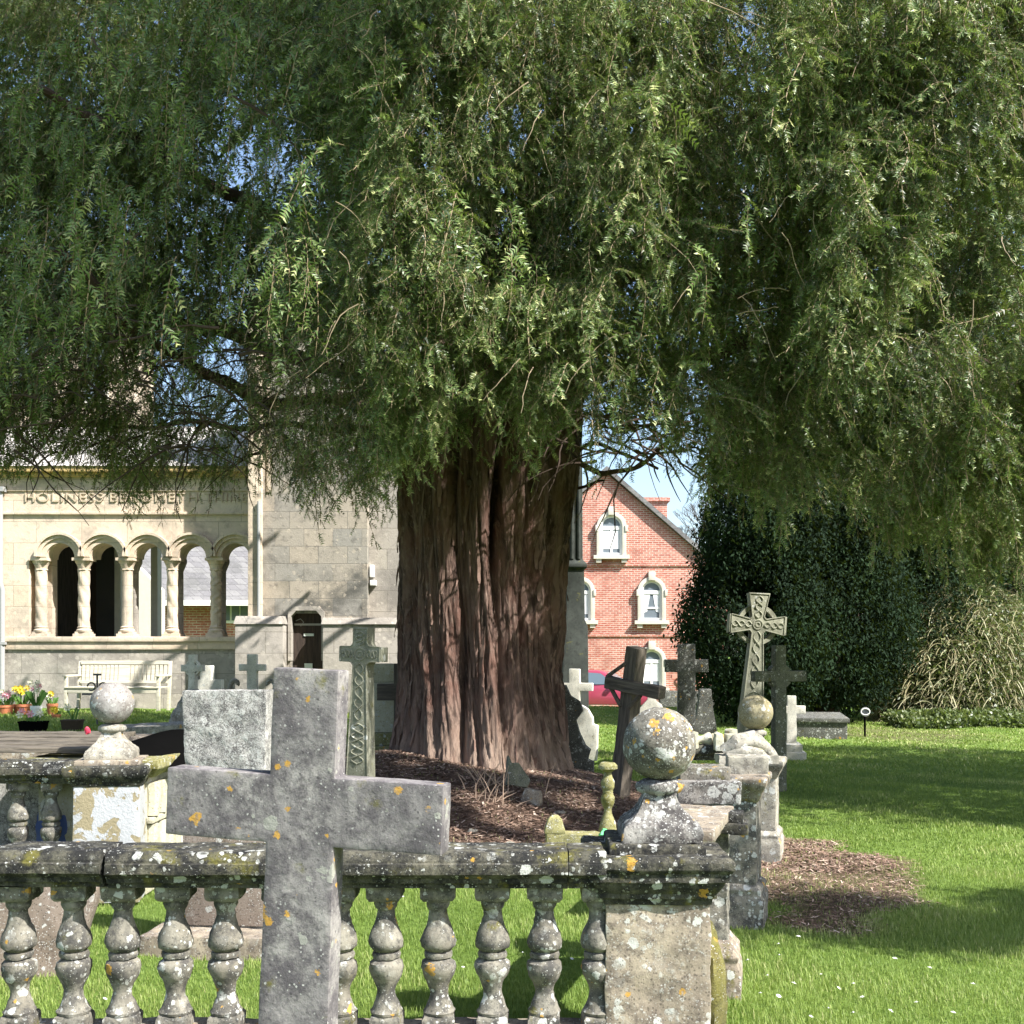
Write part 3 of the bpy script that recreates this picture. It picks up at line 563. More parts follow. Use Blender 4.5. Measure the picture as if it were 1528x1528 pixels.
def arched_window(px, ysill, yspr, hw, sash):
    """hw: half width of opening in photo px; arched head"""
    x = bX(px); w_ = hw / F * BY; zs = bZ(ysill); zp = bZ(yspr)
    fr = w_ + 0.155
    outer = [(x - fr, zs)] + arcpts(x, zp, fr, 180, 0, 16) + [(x + fr, zs)]
    inner = [(x + w_, zs)] + arcpts(x, zp, w_, 0, 180, 16) + [(x - w_, zs)]
    m = MB(); m.prism((outer + inner)[::-1], -0.16, 0.0)
    m.box(x - 0.13, x + 0.13, -0.22, 0, zp + w_ + 0.02, zp + fr + 0.2)
    for sg in (-1, 1): m.box(x + sg * fr - 0.05, x + sg * fr + 0.05, -0.2, 0, zp - 0.2, zp + 0.05)
    o = m.build('window', M['paletrim'], bh, bevel=0.01)
    MB().box(x - fr - 0.12, x + fr + 0.12, -0.26, 0, zs - 0.14, zs).box(x - fr - 0.02, x - fr + .18, -0.2, 0, zs - 0.28, zs - 0.14).box(x + fr - 0.18, x + fr + 0.02, -0.2, 0, zs - 0.28, zs - 0.14).build('sill', M['paletrim'], o)
    MB().prism([(x - w_, zs)] + [(x + w_, zs)] + arcpts(x, zp, w_, 0, 180, 16), -0.03, -0.01).build('pane', M['glass'] if sash else M['glass'], o)
    b_ = MB(); b_.box(x - w_, x + w_, -0.07, -0.03, zp - 0.12, zp + 0.02); b_.box(x - w_, x - w_ + 0.09, -0.07, -0.03, zs, zp - 0.12); b_.box(x + w_ - 0.09, x + w_, -0.07, -0.03, zs, zp - 0.12); b_.box(x - w_ + .09, x + w_ - .09, -0.07, -0.03, zs, zs + 0.1)
    if sash: b_.box(x - w_ + 0.09, x + w_ - 0.09, -0.06, -0.03, (zs + zp) / 2 - 0.12, (zs + zp) / 2 - 0.05)
    else: b_.box(x - 0.04, x + 0.04, -0.06, -0.03, zs + 0.1, zp - 0.12)
    ring = arcpts(x, zp, w_, 0, 180, 14) + arcpts(x, zp, w_ - 0.07, 180, 0, 14); b_.prism(ring, -0.068, -0.032)
    b_.build('frame', M['white'], o)
    if sash:
        for sg in (-1, 1):
            c_ = MB(); c_.add([(x + sg * (w_ - .1), -0.045, zp - .12), (x + sg * 0.05, -0.045, zp - .12), (x + sg * (w_ - .22), -0.045, zs + .35), (x + sg * (w_ - .1), -0.045, zs + .3)], [(0, 1, 2, 3)])
            c_.build('curtain', M['curtain'], o)
    else:
        MB().box(x - w_ + .1, x + w_ - .1, -0.042, -0.034, zs + .25, zp - .14).build('blind', M['curtain'], o)
arched_window(912, 829, 786, 16, False)
arched_window(972, 926, 882, 15, True)
arched_window(866, 926, 882, 15, False)
arched_window(972, 1026, 985, 15, False)

# boundary wall with pink terracotta balustrade
WY = 38.0
bw = empty('garden_wall', (X(1030, WY), WY, -1.0), 0, 'low rubble garden wall topped by pink terracotta ball balustrade', 'wall')
wx = X(1030, WY)
MB().box(X(985, WY) - wx, X(1100, WY) - wx, 0, 0.4, -0.5, Z(1031, WY) + 1).build('rubble_wall', M['darkstone'], bw, bevel=0.03, rough=0.05, cuts=0.25)
m = MB(); m.box(X(1003, WY) - wx, X(1100, WY) - wx, -0.02, 0.3, Z(1012, WY) + 1, Z(1007, WY) + 1); m.build('rail', M['pinkterra'], bw)
for p in (1012, 1026, 1045, 1056, 1068): MB().ball((X(p, WY) - wx, 0.14, Z(1019, WY) + 1), 0.14, 16, 10).tube([(X(p, WY) - wx, 0.14, Z(1031, WY) + 1), (X(p, WY) - wx, 0.14, Z(1012, WY) + 1)], 0.06).build('baluster', M['pinkterra'], bw)

# ------------------------------------------------------------------ parked car
cr = empty('parked_car', (X(888, 40), 40, -0.45), R(-14), 'crimson hatchback parked beyond the grass crest below the brick house', 'car')
def carbody():
    side = [(-2.05, .28), (2.0, .28), (2.12, .45), (2.1, .68), (1.85, .84), (1.05, .96), (0.45, 1.40), (0.2, 1.47), (-1.2, 1.47), (-1.75, 1.30), (-2.02, .95), (-2.1, .6)]
    m = MB(); n = len(side)
    def hw(z): return 0.86 if z < 0.97 else 0.86 - (z - .97) * 0.42
    vs_ = [(x, -hw(z), z) for x, z in side] + [(x, hw(z), z) for x, z in side]
    fs = [tuple(range(n)), tuple(range(2 * n - 1, n - 1, -1))] + [((i + 1) % n, i, i + n, (i + 1) % n + n) for i in range(n)]
    m.add(vs_, fs); return m
carbody().build('body', M['carpaint'], cr, bevel=0.05)
def gl(q): return MB().add(q + [(a, b + 0.004, c) for a, b, c in q], [(0, 1, 2, 3), (7, 6, 5, 4)])
MB().add([(1.0, -.72, 1.0), (1.0, .72, 1.0), (.5, .60, 1.385), (.5, -.60, 1.385)], [(0, 1, 2, 3)]).build('windscreen', M['carglass'], cr, loc=(0.035, 0, 0.03))
for q in ([(0.85, -.853, .99), (0.32, -.715, 1.36), (-.25, -.70, 1.40), (-.25, -.862, .99)], [(-.33, -.862, .99), (-.33, -.70, 1.40), (-1.15, -.70, 1.40), (-1.6, -.86, .99)]):
    MB().add([(a, b - 0.012, c) for a, b, c in q], [(3, 2, 1, 0)]).build('side_window', M['carglass'], cr)
MB().add([(-2.03, -.7, 1.0), (-2.03, .7, 1.0), (-1.8, .6, 1.29), (-1.8, -.6, 1.29)], [(0, 1, 2, 3)]).build('rear_window', M['carglass'], cr, loc=(-.03, 0, .02))
for x in (1.35, -1.3):
    for y in (-.80, .80):
        w_ = MB(); w_.lathe([(0.2, -.1), (.31, -.1), (.32, -.06), (.32, .06), (.31, .1), (.2, .1)], 28, mat=Matrix.Translation((x, y, .32)) @ Matrix.Rotation(R(90), 4, 'X')); wo_ = w_.build('wheel', M['tyre'], cr)
        MB().lathe([(0.02, -.115), (.19, -.11), (.2, 0), (.19, .11), (.02, .115)], 20, mat=Matrix.Translation((x, y, .32)) @ Matrix.Rotation(R(90), 4, 'X')).build('rim', M['chrome'], wo_)
for y in (-.62, .62): MB().box(1.88, 2.1, y - .2, y + .2, .62, .78).build('headlight', M['lamp'], cr, bevel=0.03)
for y in (-.68, .68): MB().box(-2.12, -2.0, y - .14, y + .14, .75, .98).build('tail_light', M['redlamp'], cr, bevel=0.02)
MB().box(2.08, 2.135, -.8, .8, .30, .46).box(2.09, 2.14, -.35, .35, .5, .6).build('bumper', M['chrome'], cr, bevel=0.02)
MB().box(.75, .9, -1.0, -.86, .98, 1.1).build('wing_mirror', M['carpaint'], cr, bevel=0.02)

# ------------------------------------------------------------------ tomb balustrade (front)
def baluster_mb(h=0.50, r=0.067):
    m = MB(); b = 0.060
    m.square_lathe([(b, b, 0), (b, b, 0.045), (b * .9, b * .9, 0.055)]); m.square_lathe([(b * .92, b * .92, h - 0.06), (b * 1.1, b * 1.1, h - 0.045), (b * 1.1, b * 1.1, h)])
    prof = [(.055, .05), (.058, .06), (.050, .07), (.045, .085), (.034, .11), (.032, .13), (.040, .155), (.056, .185), (.063, .21), (.060, .228), (.045, .240), (.040, .243), (.050, .246), (.052, .256), (.050, .264), (.040, .267), (.045, .270), (.060, .283), (.063, .302), (.056, .33), (.042, .36), (.033, .39), (.032, .41), (.040, .42), (.044, .43), (.042, .445)]
    sc = h / .5
    m.lathe([(a * r / .062, z * sc) for a, z in prof], 28)
    return m
FY = 4.40
fb = empty('balustrade', (X(440, FY), FY, 0), 0, 'weathered stone balustrade in front of the tree with broken dark lichened coping', 'balustrade')
fx = X(440, FY); sF = F / FY
cop_top = Z(1264, FY); cop_bot = Z(1318, FY)
bproto = [baluster_mb(cop_bot - 0.157).build('baluster', M['baluster'], link=False, rough=0.0048, cuts=0.018, seed=i * 2.3, nscale=16).data for i in range(5)]
plz = Z(1530, FY)
for i, p in enumerate((-130, -48, 29, 110, 183, 262, 338, 420, 508, 577, 655, 735, 812, 893)):
    o = bpy.data.objects.new('baluster', bproto[(i * 2) % 5]); C.objects.link(o); o.parent = fb
    o.location = (X(p, FY) - fx, 0.0, 0.157); o.rotation_euler = (rnd.uniform(-.01, .01), rnd.uniform(-.012, .012), rnd.choice((0, R(90), R(180))) + rnd.uniform(-.06, .06))
def coping(x0, x1, sd_, tilt=0.0, name='coping', mat=None, parent=fb, zt=cop_top, zb=cop_bot, hw=0.14, loc=None, rot=(0, 0, 0)):
    h = zt - zb; pr_ = [(.68, 0), (.68, .13), (.79, .15), (.79, .29), (.86, .31), (.90, .38), (1.02, .42), (1.02, .70), (.95, .72), (.95, .79), (.88, .90), (.8, 1.0)]; yz = [(-hw * a_, h * b_) for a_, b_ in pr_] + [(hw * a_, h * b_) for a_, b_ in pr_[::-1]]
    n = len(yz); vs_ = [(x0, y, z) for y, z in yz] + [(x1, y, z) for y, z in yz]
    fs = [tuple(range(n - 1, -1, -1)), tuple(range(n, 2 * n))] + [(i, (i + 1) % n, (i + 1) % n + n, i + n) for i in range(n)]
    m = MB(); m.add(vs_, [f[::-1] for f in fs])
    return m.build(name, mat or M['coping'], parent, loc=loc or (0, 0, zb), rot=rot, bevel=0.003, rough=0.004, cuts=0.035, nscale=9, seed=sd_, sharp=24)
coping(X(-190, FY) - fx, X(2, FY) - fx, 1, rot=(0, R(-0.6), 0)); coping(X(6, FY) - fx, X(168, FY) - fx, 2, rot=(0, R(.3), 0)); coping(X(174, FY) - fx, X(500, FY) - fx, 3); coping(X(501.5, FY) - fx, X(845, FY) - fx, 4); coping(X(846.5, FY) - fx, X(900, FY) - fx, 5)
MB().box(X(-190, FY) - fx, X(900, FY) - fx, -0.13, 0.13, -0.05, 0.155).build('plinth', M['pier'], fb, bevel=0.012, rough=0.008, cuts=0.06)

def ball_finial(z0, r, parent, mat=None, ped=None, seed=0, dx=0):
    """flared square pedestal, collar and ball; z0 = top of pier cap"""
    s_ = r / .14
    prof = [(.150, 0), (.150, .035), (.142, .06), (.115, .085), (.090, .11), (.072, .14), (.062, .165), (.060, .18)]
    m = MB(); m.square_lathe([(a * s_, a * s_, z0 + z * s_) for a, z in prof])
    p_ = m.build('pedestal', ped or M['whitelich'], parent, loc=(dx, 0, 0), bevel=0.006, rough=0.006 * s_, cuts=0.02, nscale=14, seed=seed)
    m = MB(); m.lathe([(.058 * s_, z0 + .165 * s_), (.085 * s_, z0 + .18 * s_), (.092 * s_, z0 + .195 * s_), (.088 * s_, z0 + .21 * s_), (.06 * s_, z0 + .225 * s_)], 28)
    m.build('collar', ped or M['whitelich'], parent, loc=(dx, 0, 0), rough=0.003, cuts=0.03, nscale=16)
    m = MB(); m.ball((0, 0, z0 + .225 * s_ + r * .97), r, 56, 36)
    return m.build('ball', mat or M['ball'], parent, loc=(dx, 0, 0), rough=0.0045 * s_, nscale=9, seed=seed)

# corner pier
PY = 4.33 + 0.20
pc = empty('stone_pier', (X(978, 4.33) + .015, PY, 0), R(-1.5), 'blotchy limestone corner pier with the largest lichened stone ball on top', 'pier')
dh = .20
MB().square_lathe([(dh, dh, 0.1), (dh, dh, Z(1338, 4.33))]).build('shaft', M['pier'], pc, bevel=0.01, rough=0.006, cuts=0.03, nscale=9, seed=4)
MB().square_lathe([(dh + .06, dh + .06, -.1), (dh + .06, dh + .06, .07), (dh + .02, dh + .02, .13)]).build('base', M['pier'], pc, bevel=0.01, rough=0.006, cuts=0.05)
zb_, zt_ = Z(1342, 4.33), Z(1276, 4.33)
q = zt_ - zb_
MB().square_lathe([(dh + .005, dh + .005, zb_ - .02), (dh + .007, dh + .007, zb_ + q * .02), (dh + .022, dh + .022, zb_ + q * .04), (dh + .022, dh + .022, zb_ + q * .15), (dh + .03, dh + .03, zb_ + q * .20), (dh + .048, dh + .048, zb_ + q * .36), (dh + .050, dh + .050, zb_ + q * .42), (dh + .062, dh + .062, zb_ + q * .44), (dh + .062, dh + .062, zb_ + q * .64), (dh + .070, dh + .070, zb_ + q * .66), (dh + .079, dh + .079, zb_ + q * .74), (dh + .079, dh + .079, zb_ + q * .90), (dh + .066, dh + .066, zt_)]).build('cap', M['coping'], pc, bevel=0.003, rough=0.005, cuts=0.03, nscale=8, seed=9, sharp=24)
MB().square_lathe([(.185, .185, zt_ - .005), (.183, .183, zt_ + .03), (.17, .17, zt_ + .036)]).build('cap_block', M['coping'], pc, bevel=0.005, rough=0.005, cuts=0.03, nscale=10, seed=3)
ball_finial(zt_ + .034, .145, pc, seed=5, dx=.025)
# moss growing at the foot of the right side
MB().ball((dh + .02, .02, .26), .22, 20, 14, (.32, .8, 1.15)).build('moss_patch', M['mossy'], pc, rough=0.02, nscale=12)

# side return running back from the corner pier
a_ret = math.atan2(1.35, 4.3)          # deviation from +Y towards +X
rr = empty('coping_slab', (.60, 4.78, 0), 0, 'long flat coping slab bridging the corner pier and the pier behind it', 'slab')
c0 = Vector((.78, 4.75)); c1 = Vector((1.0, 5.42)); dirr = (c1 - c0).normalized(); perp = Vector((dirr.y, -dirr.x))
def slabquad(m, a, b, hw0, z0, z1, ox=.60, oy=4.78):
    pr = Vector((b - a)).normalized(); n_ = Vector((pr.y, -pr.x))
    c_ = [a + n_ * hw0, b + n_ * hw0, b - n_ * hw0, a - n_ * hw0]
    vs_ = [(p.x - ox, p.y - oy, z0) for p in c_] + [(p.x - ox, p.y - oy, z1) for p in c_]
    m.add(vs_, [(3, 2, 1, 0)[::-1][::-1], (4, 5, 6, 7), (0, 1, 5, 4), (1, 2, 6, 5), (2, 3, 7, 6), (3, 0, 4, 7)])
zc = .87
m = MB(); slabquad(m, Vector((.66, 4.72)), Vector((.90, 5.50)), .17, zc - .045, zc); slabquad(m, Vector((.68, 4.76)), Vector((.89, 5.46)), .13, zc - .10, zc - .047)
m.build('slab', M['pier'], rr, bevel=0.006, rough=0.006, cuts=0.04, nscale=9)

def pier(name_label, X0, Y0, w_, h, rz, mat, capmat, ball=None, cap=True, seed=0, group=None, bmat=None):
    o = empty('stone_pier', (X0, Y0, G(X0, Y0)), rz, name_label, 'pier', group)
    b = w_ / 2; capq = .14
    MB().square_lathe([(b + .04, b + .04, -.12), (b + .04, b + .04, .16), (b + .025, b + .025, .19), (b + .03, b + .03, .22), (b, b, .25)]).build('base', mat, o, bevel=0.008, rough=0.006, cuts=0.05, seed=seed)
    MB().square_lathe([(b, b, .24), (b, b, h - capq)]).build('shaft', mat, o, bevel=0.008, rough=0.007, cuts=0.05, seed=seed + 2)
    if cap:
        z = h - capq
        MB().square_lathe([(b + .003, b + .003, z - .005), (b + .02, b + .02, z + .02), (b + .03, b + .03, z + .05), (b + .05, b + .05, z + .08), (b + .06, b + .06, z + .10), (b + .06, b + .06, h - .01), (b + .05, b + .05, h)]).build('cap', capmat, o, bevel=0.005, rough=0.007, cuts=0.04, seed=seed + 3)
    if ball: ball_finial(h, ball, o, seed=seed, mat=bmat, ped=capmat)
    return o
# second pier (under the slab end), third, and the one with a ball
pB = empty('stone_pier', (.93, 5.42, 0), R(-12), 'mossy narrow pier under the end of the flat coping slab', 'pier')
MB().square_lathe([(.10, .12, .25), (.095, .115, .5), (.1, .12, .765)]).build('shaft', M['baluster'], pB, bevel=0.01, rough=0.012, cuts=0.03, nscale=9)
MB().square_lathe([(.16, .18, -.05), (.16, .18, .12), (.14, .16, .17), (.15, .17, .20), (.10, .12, .27)]).build('base', M['pier'], pB, bevel=0.008, rough=0.006, cuts=0.05)
MB().box(.02, .19, -.2, .0, .77, .82).box(.04, .17, -.18, -.02, .82, .865).build('broken_cap', M['coping'], pB, bevel=0.008, rough=0.008, cuts=0.03)
pC = pier('square pier with moulded cap carrying a pale block, behind the slab pier', 1.31, 6.75, .30, Z(1158, 6.75), R(-17), M['baluster'], M['pier'], seed=11)
pD = pier('far pier of the tomb side with a smooth tan stone ball on top', X(1131, 8.9), 9.0, .34, Z(1128, 8.9), R(-17), M['pale'], M['pale'], ball=.138, seed=21, bmat=stone('tan_ball_stone', (.25, .22, .13), (.36, .32, .21), (.12, .10, .06), .15, .02, .3, .4))
# loose stones on the return
def loose(name, label, cat, px0, px1, py0, py1, Y, depth, mat, rz=0, **kw):
    xc = X((px0 + px1) / 2, Y); hw = (px1 - px0) / 2 / F * Y; z0 = Z(py1, Y); h = Z(py0, Y) - z0
    o = MB().box(-hw, hw, 0, depth, 0, h).build(name, mat, None, loc=(xc, Y, z0), rot=(0, 0, rz), bevel=0.008, rough=0.008, cuts=0.035, nscale=10, seed=px0, **kw)
    return tag(o, label, cat)
loose('stone_block', 'speckled block with round white lichens lying on the coping slab end', 'stone', 1012, 1105, 1167, 1201, 5.5, .3, M['whitelich'], R(-6))
loose('stone_block', 'smaller orange spotted stone lying on top of the speckled block', 'stone', 1015, 1090, 1146, 1167, 5.6, .22, M['ball'], R(-3))
loose('stone_block', 'pale carved block set on the moulded pier cap', 'stone', 1087, 1146, 1130, 1158, 6.68, .25, M['pale'], R(-8))
dp = empty('carved_capital', (X(1118, 7.2), 7.2, Z(1131, 7.2)), 0, 'cream carved drapery fragment resting in front of the tan ball pier', 'carved stone')
MB().tube([(-.16, 0, .03), (-.08, -.02, .09), (.02, 0, .11), (.10, .02, .06), (.16, .03, .0)], [.05, .06, .065, .05, .03], 12).tube([(-.15, -.03, 0.02), (-.05, -.05, .05), (.05, -.05, .03), (.12, -.04, 0)], [.035, .04, .04, .02], 10).box(-.2, .17, -.06, .12, -.03, .02).build('drapery', M['pale'], dp, rough=0.01, cuts=0.03, nscale=14)
dl = coping(-.30, .30, 30, name='coping_stone', mat=M['coping'], parent=None, zt=.11, zb=0, hw=.1, loc=(X(1055, 8.2), 8.3, Z(1135, 8.2)), rot=(0, 0, R(4)))
tag(dl, 'dark coping stone behind the front ball with a fallen baluster on it', 'coping')
fallen = baluster_mb(.34, .05).build('fallen_baluster', M['cream'], None, loc=(X(1030, 8.2), 8.25, Z(1105, 8.2)), rot=(0, R(88), R(6)), rough=0.002, cuts=.03)
tag(fallen, 'pale yellowish baluster lying on its side behind the large ball', 'baluster')
loose('stone_block', 'left of two small upright yellow stained blocks behind the large ball', 'stone', 1068, 1080, 1095, 1121, 8.1, .1, M['cream'])
loose('stone_block', 'right of two small upright yellow stained blocks behind the large ball', 'stone', 1084, 1096, 1096, 1121, 8.1, .1, M['cream'])
# far coping of the enclosure + small remains inside
sb = empty('standing_baluster', (X(907, 8.0), 8.0, Z(1245, 8.0)), 0, 'green stained loose baluster standing upright left of the large ball', 'baluster')
hB = Z(1138, 8.0) - Z(1245, 8.0)
MB().lathe([(.055, 0), (.065, .03), (.055, .08), (.028, .15), (.026, .18), (.045, .22), (.05, .26), (.035, .29), (.038, .30), (.035, .31), (.045, .33), (.048, .37), (.03, .41), (.025, .435), (.045, .45), (.068, .462), (.068, .485), (.05, hB)], 24).build('baluster', M['olive'], sb, rough=0.003, cuts=.02, nscale=14)
kb = empty('kerb_stone', (X(862, 7.9), 7.9, Z(1256, 7.9)), 0, 'low mossy kerb with a stubby pyramid stone at the mound edge', 'kerb')
MB().box(X(815, 7.9) - X(862, 7.9), X(915, 7.9) - X(862, 7.9), -.05, .1, -.3, .06).build('kerb', M['olive'], kb, bevel=.01, rough=.008, cuts=.04)
MB().square_lathe([(.07, .07, .06), (.068, .068, .09), (.045, .045, .16), (.02, .02, .185)], Matrix.Translation((X(828, 7.9) - X(862, 7.9), .02, 0))).build('pyramid_knob', M['olive'], kb, bevel=.008, rough=.006, cuts=.03)
bag = MB().ball((0, 0, 0), .05, 10, 7, (1, .7, .9)).build('plastic_wrapper', M['plasticgreen'], None, loc=(X(905, 7.8), 7.8, Z(1247, 7.8)), rough=.02, nscale=25); tag(bag, 'crumpled bright green plastic wrapper at the foot of the loose baluster', 'litter')

# ------------------------------------------------------------------ left enclosure
LY = 7.3
le = empty('balustrade', (X(60, LY), LY, 0), 0, 'smaller stone balustrade at far left behind the front one, boards above it', 'balustrade')
lx = X(60, LY)
lct, lcb = Z(1137, LY), Z(1170, LY)
for p in (-95, -40, 15, 65):
    o = bpy.data.objects.new('baluster', bproto[rnd.randrange(3)]); C.objects.link(o); o.parent = le
    o.location = (X(p, LY) - lx, 0.12, lcb - (cop_bot - 0.157)); o.rotation_euler = (0, 0, rnd.uniform(0, 3))
coping(X(-150, LY) - lx, X(105, LY) - lx, 12, parent=le, zt=lct, zb=lcb, hw=.14, loc=(0, .12, lcb))
MB().box(X(-150, LY) - lx, X(100, LY) - lx, 0, .25, 0, lcb - (cop_bot - .157)).build('plinth', M['plinth'], le, bevel=.01)
lp = empty('stone_pier', (X(152, LY), LY + .19, 0), R(9), 'left pier with peeling white wash and a stone ball on a flared foot', 'pier')
def peel():
    m, t, b = newmat('peeling_whitewash')
    g_ = N(t, "ShaderNodeNewGeometry"); n_ = nz(t, g_.outputs['Position'], 6, 8, .65, .8); n2_ = nz(t, g_.outputs['Position'], 60, 5)
    c_ = mixc(t, n2_, (.20, .17, .10), (.28, .24, .155)); c_ = mixc(t, mth(t, 'GREATER_THAN', n_, .47), c_, (.36, .37, .39))
    L(t, c_, b.inputs['Base Color']); b.inputs['Roughness'].default_value = .9; bump(t, b, mth(t, 'ADD', n2_, mth(t, 'MULTIPLY', mth(t, 'GREATER_THAN', n_, .47), .6)), .6); return m
MB().square_lathe([(.205, .205, 0), (.205, .205, Z(1172, LY))]).build('shaft', peel(), lp, bevel=.01, rough=.005, cuts=.05)
zb2, zt2 = Z(1174, LY), Z(1142, LY)
MB().square_lathe([(.21, .21, zb2), (.22, .22, zb2 + .03), (.25, .25, zb2 + .07), (.26, .26, zb2 + .09), (.26, .26, zt2 - .01), (.24, .24, zt2)]).build('cap', M['coping'], lp, bevel=.005, rough=.006, cuts=.04)
MB().square_lathe([(.20, .20, zt2 - .003), (.20, .20, zt2 + .03)]).build('cap_block', M['pier'], lp, bevel=.005)
ball_finial(zt2 + .03, .139, lp, seed=8, mat=stone('pinkish_ball_stone', (.21, .19, .175), (.28, .27, .26), (.11, .09, .08), .5, .02, .03, .4), ped=M['pale'])
rib = MB().ball((0, 0, 0), .022, 10, 6, (1, .5, 1.3)).build('red_ribbon', M['ribbon'], None, loc=(X(130, 8.2), 8.2, Z(1090, 8.2)), rough=.01, nscale=30); tag(rib, 'small crimson ribbon scrap beside the left stone ball', 'ribbon')
# fluted tomb side
ft = empty('tomb_chest', (-2.78, 8.25, 0), 0, 'sunlit cream tomb side with carved flutes behind the whitewashed pier', 'tomb')
m = MB(); zt3 = .84
for i in range(9):
    yy = -.62 + i * .17; m.tube([(.36, yy, .52), (.37, yy, .66), (.36, yy, .735)], [.055, .06, .07], 10); m.tube([(.355, yy, .1), (.365, yy, .46)], [.055, .055], 10)
m.build('fluting', M['cream'], ft)
MB().box(-.36, .355, -.7, .8, 0, .78).box(.355, .40, -.7, .8, .47, .51).build('chest', M['cream'], ft, bevel=.008)
MB().square_lathe([(.40, .78, .78), (.43, .80, .81), (.46, .84, .84), (.46, .84, .90)], Matrix.Translation((0, .05, 0))).build('lid_moulding', M['olive'], ft, bevel=.006, rough=.005, cuts=.06)
# boards, and a black sheet painted in place of a shaded opening
bd = empty('board_cover', (X(60, 8.2), 8.2, .93), R(-2), 'weathered dark boards laid over the left tomb enclosure', 'boards')
for k in range(5):
    y0_ = -.55 + k * .24
    MB().box(-1.35, .62 - .04 * k, y0_, y0_ + .225, .02 * k * .4, .035 + .02 * k * .4).build('board', M['boards'], bd, bevel=.004, rough=.006, cuts=.08, seed=k, rot=(0, R(rnd.uniform(-.5, .5)), 0))
bs = MB()
npt = 14
for i in range(npt):
    u = i / (npt - 1); x = X(168, 8) + (X(285, 8) - X(168, 8)) * u; z = Z(1122, 8) + .10 * math.sin(math.pi * (.12 + .8 * u)) - .03 * u
    bs.v += [(x, 7.72, z - .10), (x, 8.1, z), (x, 8.8, z + .02)]
for i in range(npt - 1):
    for j in range(2): bs.f.append((i * 3 + j, i * 3 + 3 + j, i * 3 + 4 + j, i * 3 + 1 + j)); bs.sm.append(True)
o = bs.build('dark_opening_sheet', M['black']); tag(o, 'black sheet standing in for the dark opening at the tomb right of the left ball', 'sheet')
sl = MB().box(-.9, .9, -.05, .35, -.3, 0).build('stone_kerb', M['pier'], None, loc=(X(120, 9.2), 9.3, Z(1100, 9.2)), bevel=.01, rough=.008, cuts=.08); tag(sl, 'pale stone kerb edge behind the boards on the left', 'kerb')
# rough stone chest behind the left balusters
o = MB().box(-.55, .5, 0, .5, 0, .8).build('tomb_chest', M['mottled'], None, loc=(X(40, 7.9), 7.75, 0), bevel=.02, rough=.015, cuts=.06); tag(o, 'rough grey tomb chest behind the far left balusters', 'tomb')
o = MB().box(-.11, .11, 0, .2, 0, .55).build('blue_bag', M['bluecloth'], None, loc=(X(84, 7.62), 7.55, 0), bevel=.03, rough=.02, cuts=.05); tag(o, 'dark blue bag behind the small balusters next to the whitewashed pier', 'bag')

# ------------------------------------------------------------------ foreground cross
def cross_poly(hw, aw, y_arm0, y_arm1, top, bot, taper=0.0):
    """hw shaft half width, aw arm half span"""
    return [(-hw - taper, bot), (hw + taper, bot), (hw + taper * .3, y_arm0), (aw, y_arm0), (aw, y_arm1), (hw, y_arm1), (hw, top), (-hw, top), (-hw, y_arm1), (-aw, y_arm1), (-aw, y_arm0), (-hw - taper * .3, y_arm0)]
KY = 3.3; kc = empty('gravestone_cross', (X(430, KY), KY, 0), 0, 'large plain grey stone cross leaning slightly in the foreground', 'cross', rot=(0, R(2.3), R(-12)))
hgt = Z(1000, KY)
MB().prism(cross_poly(.100, .422, Z(1258, KY), Z(1156, KY), hgt + .005, -.15, .012), -.02, .07).build('cross', M['cross'], kc, bevel=.007, rough=.0016, cuts=.03, nscale=9)
# headstone with pebbly lichen
o = empty('headstone', (X(338, 6.2), 6.2, 0), R(-5), 'pebbly white and grey lichened headstone behind the left arm of the big cross', 'headstone', rot=(0, R(-.6), R(-7)))
m = MB(); hs = 132 / 2 / F * 6.2
m.prism([(-hs * .9, -.1), (hs * .9, -.1), (hs * .93, .9), (hs, Z(1030, 6.2)), (-hs, Z(1030, 6.2)), (-hs * .93, .9)], 0, .12); m.build('slab', M['mottled'], o, bevel=.008, rough=.006, cuts=.04, nscale=12)
MB().box(-hs * .99, hs * .99, -.012, .0, .12, .62).build('inscription_panel', M['brownstone'], o, bevel=.003)
MB().box(-.40, .30, -.22, .14, -.05, .11).build('base', M['pier'], o, bevel=.01, rough=.006, cuts=.05)
o = MB().prism([(-.30, -.1), (.25, -.1), (.33, .46), (.28, .55), (.12, .60), (-.1, .6), (-.32, .52)], 0, .11).build('headstone', M['brownstone'], None, loc=(X(28, 5.6), 5.6, 0), rot=(R(-4), R(4), R(6)), bevel=.015, rough=.008, cuts=.05); tag(o, 'leaning brown headstone behind the front balusters at far left', 'headstone')

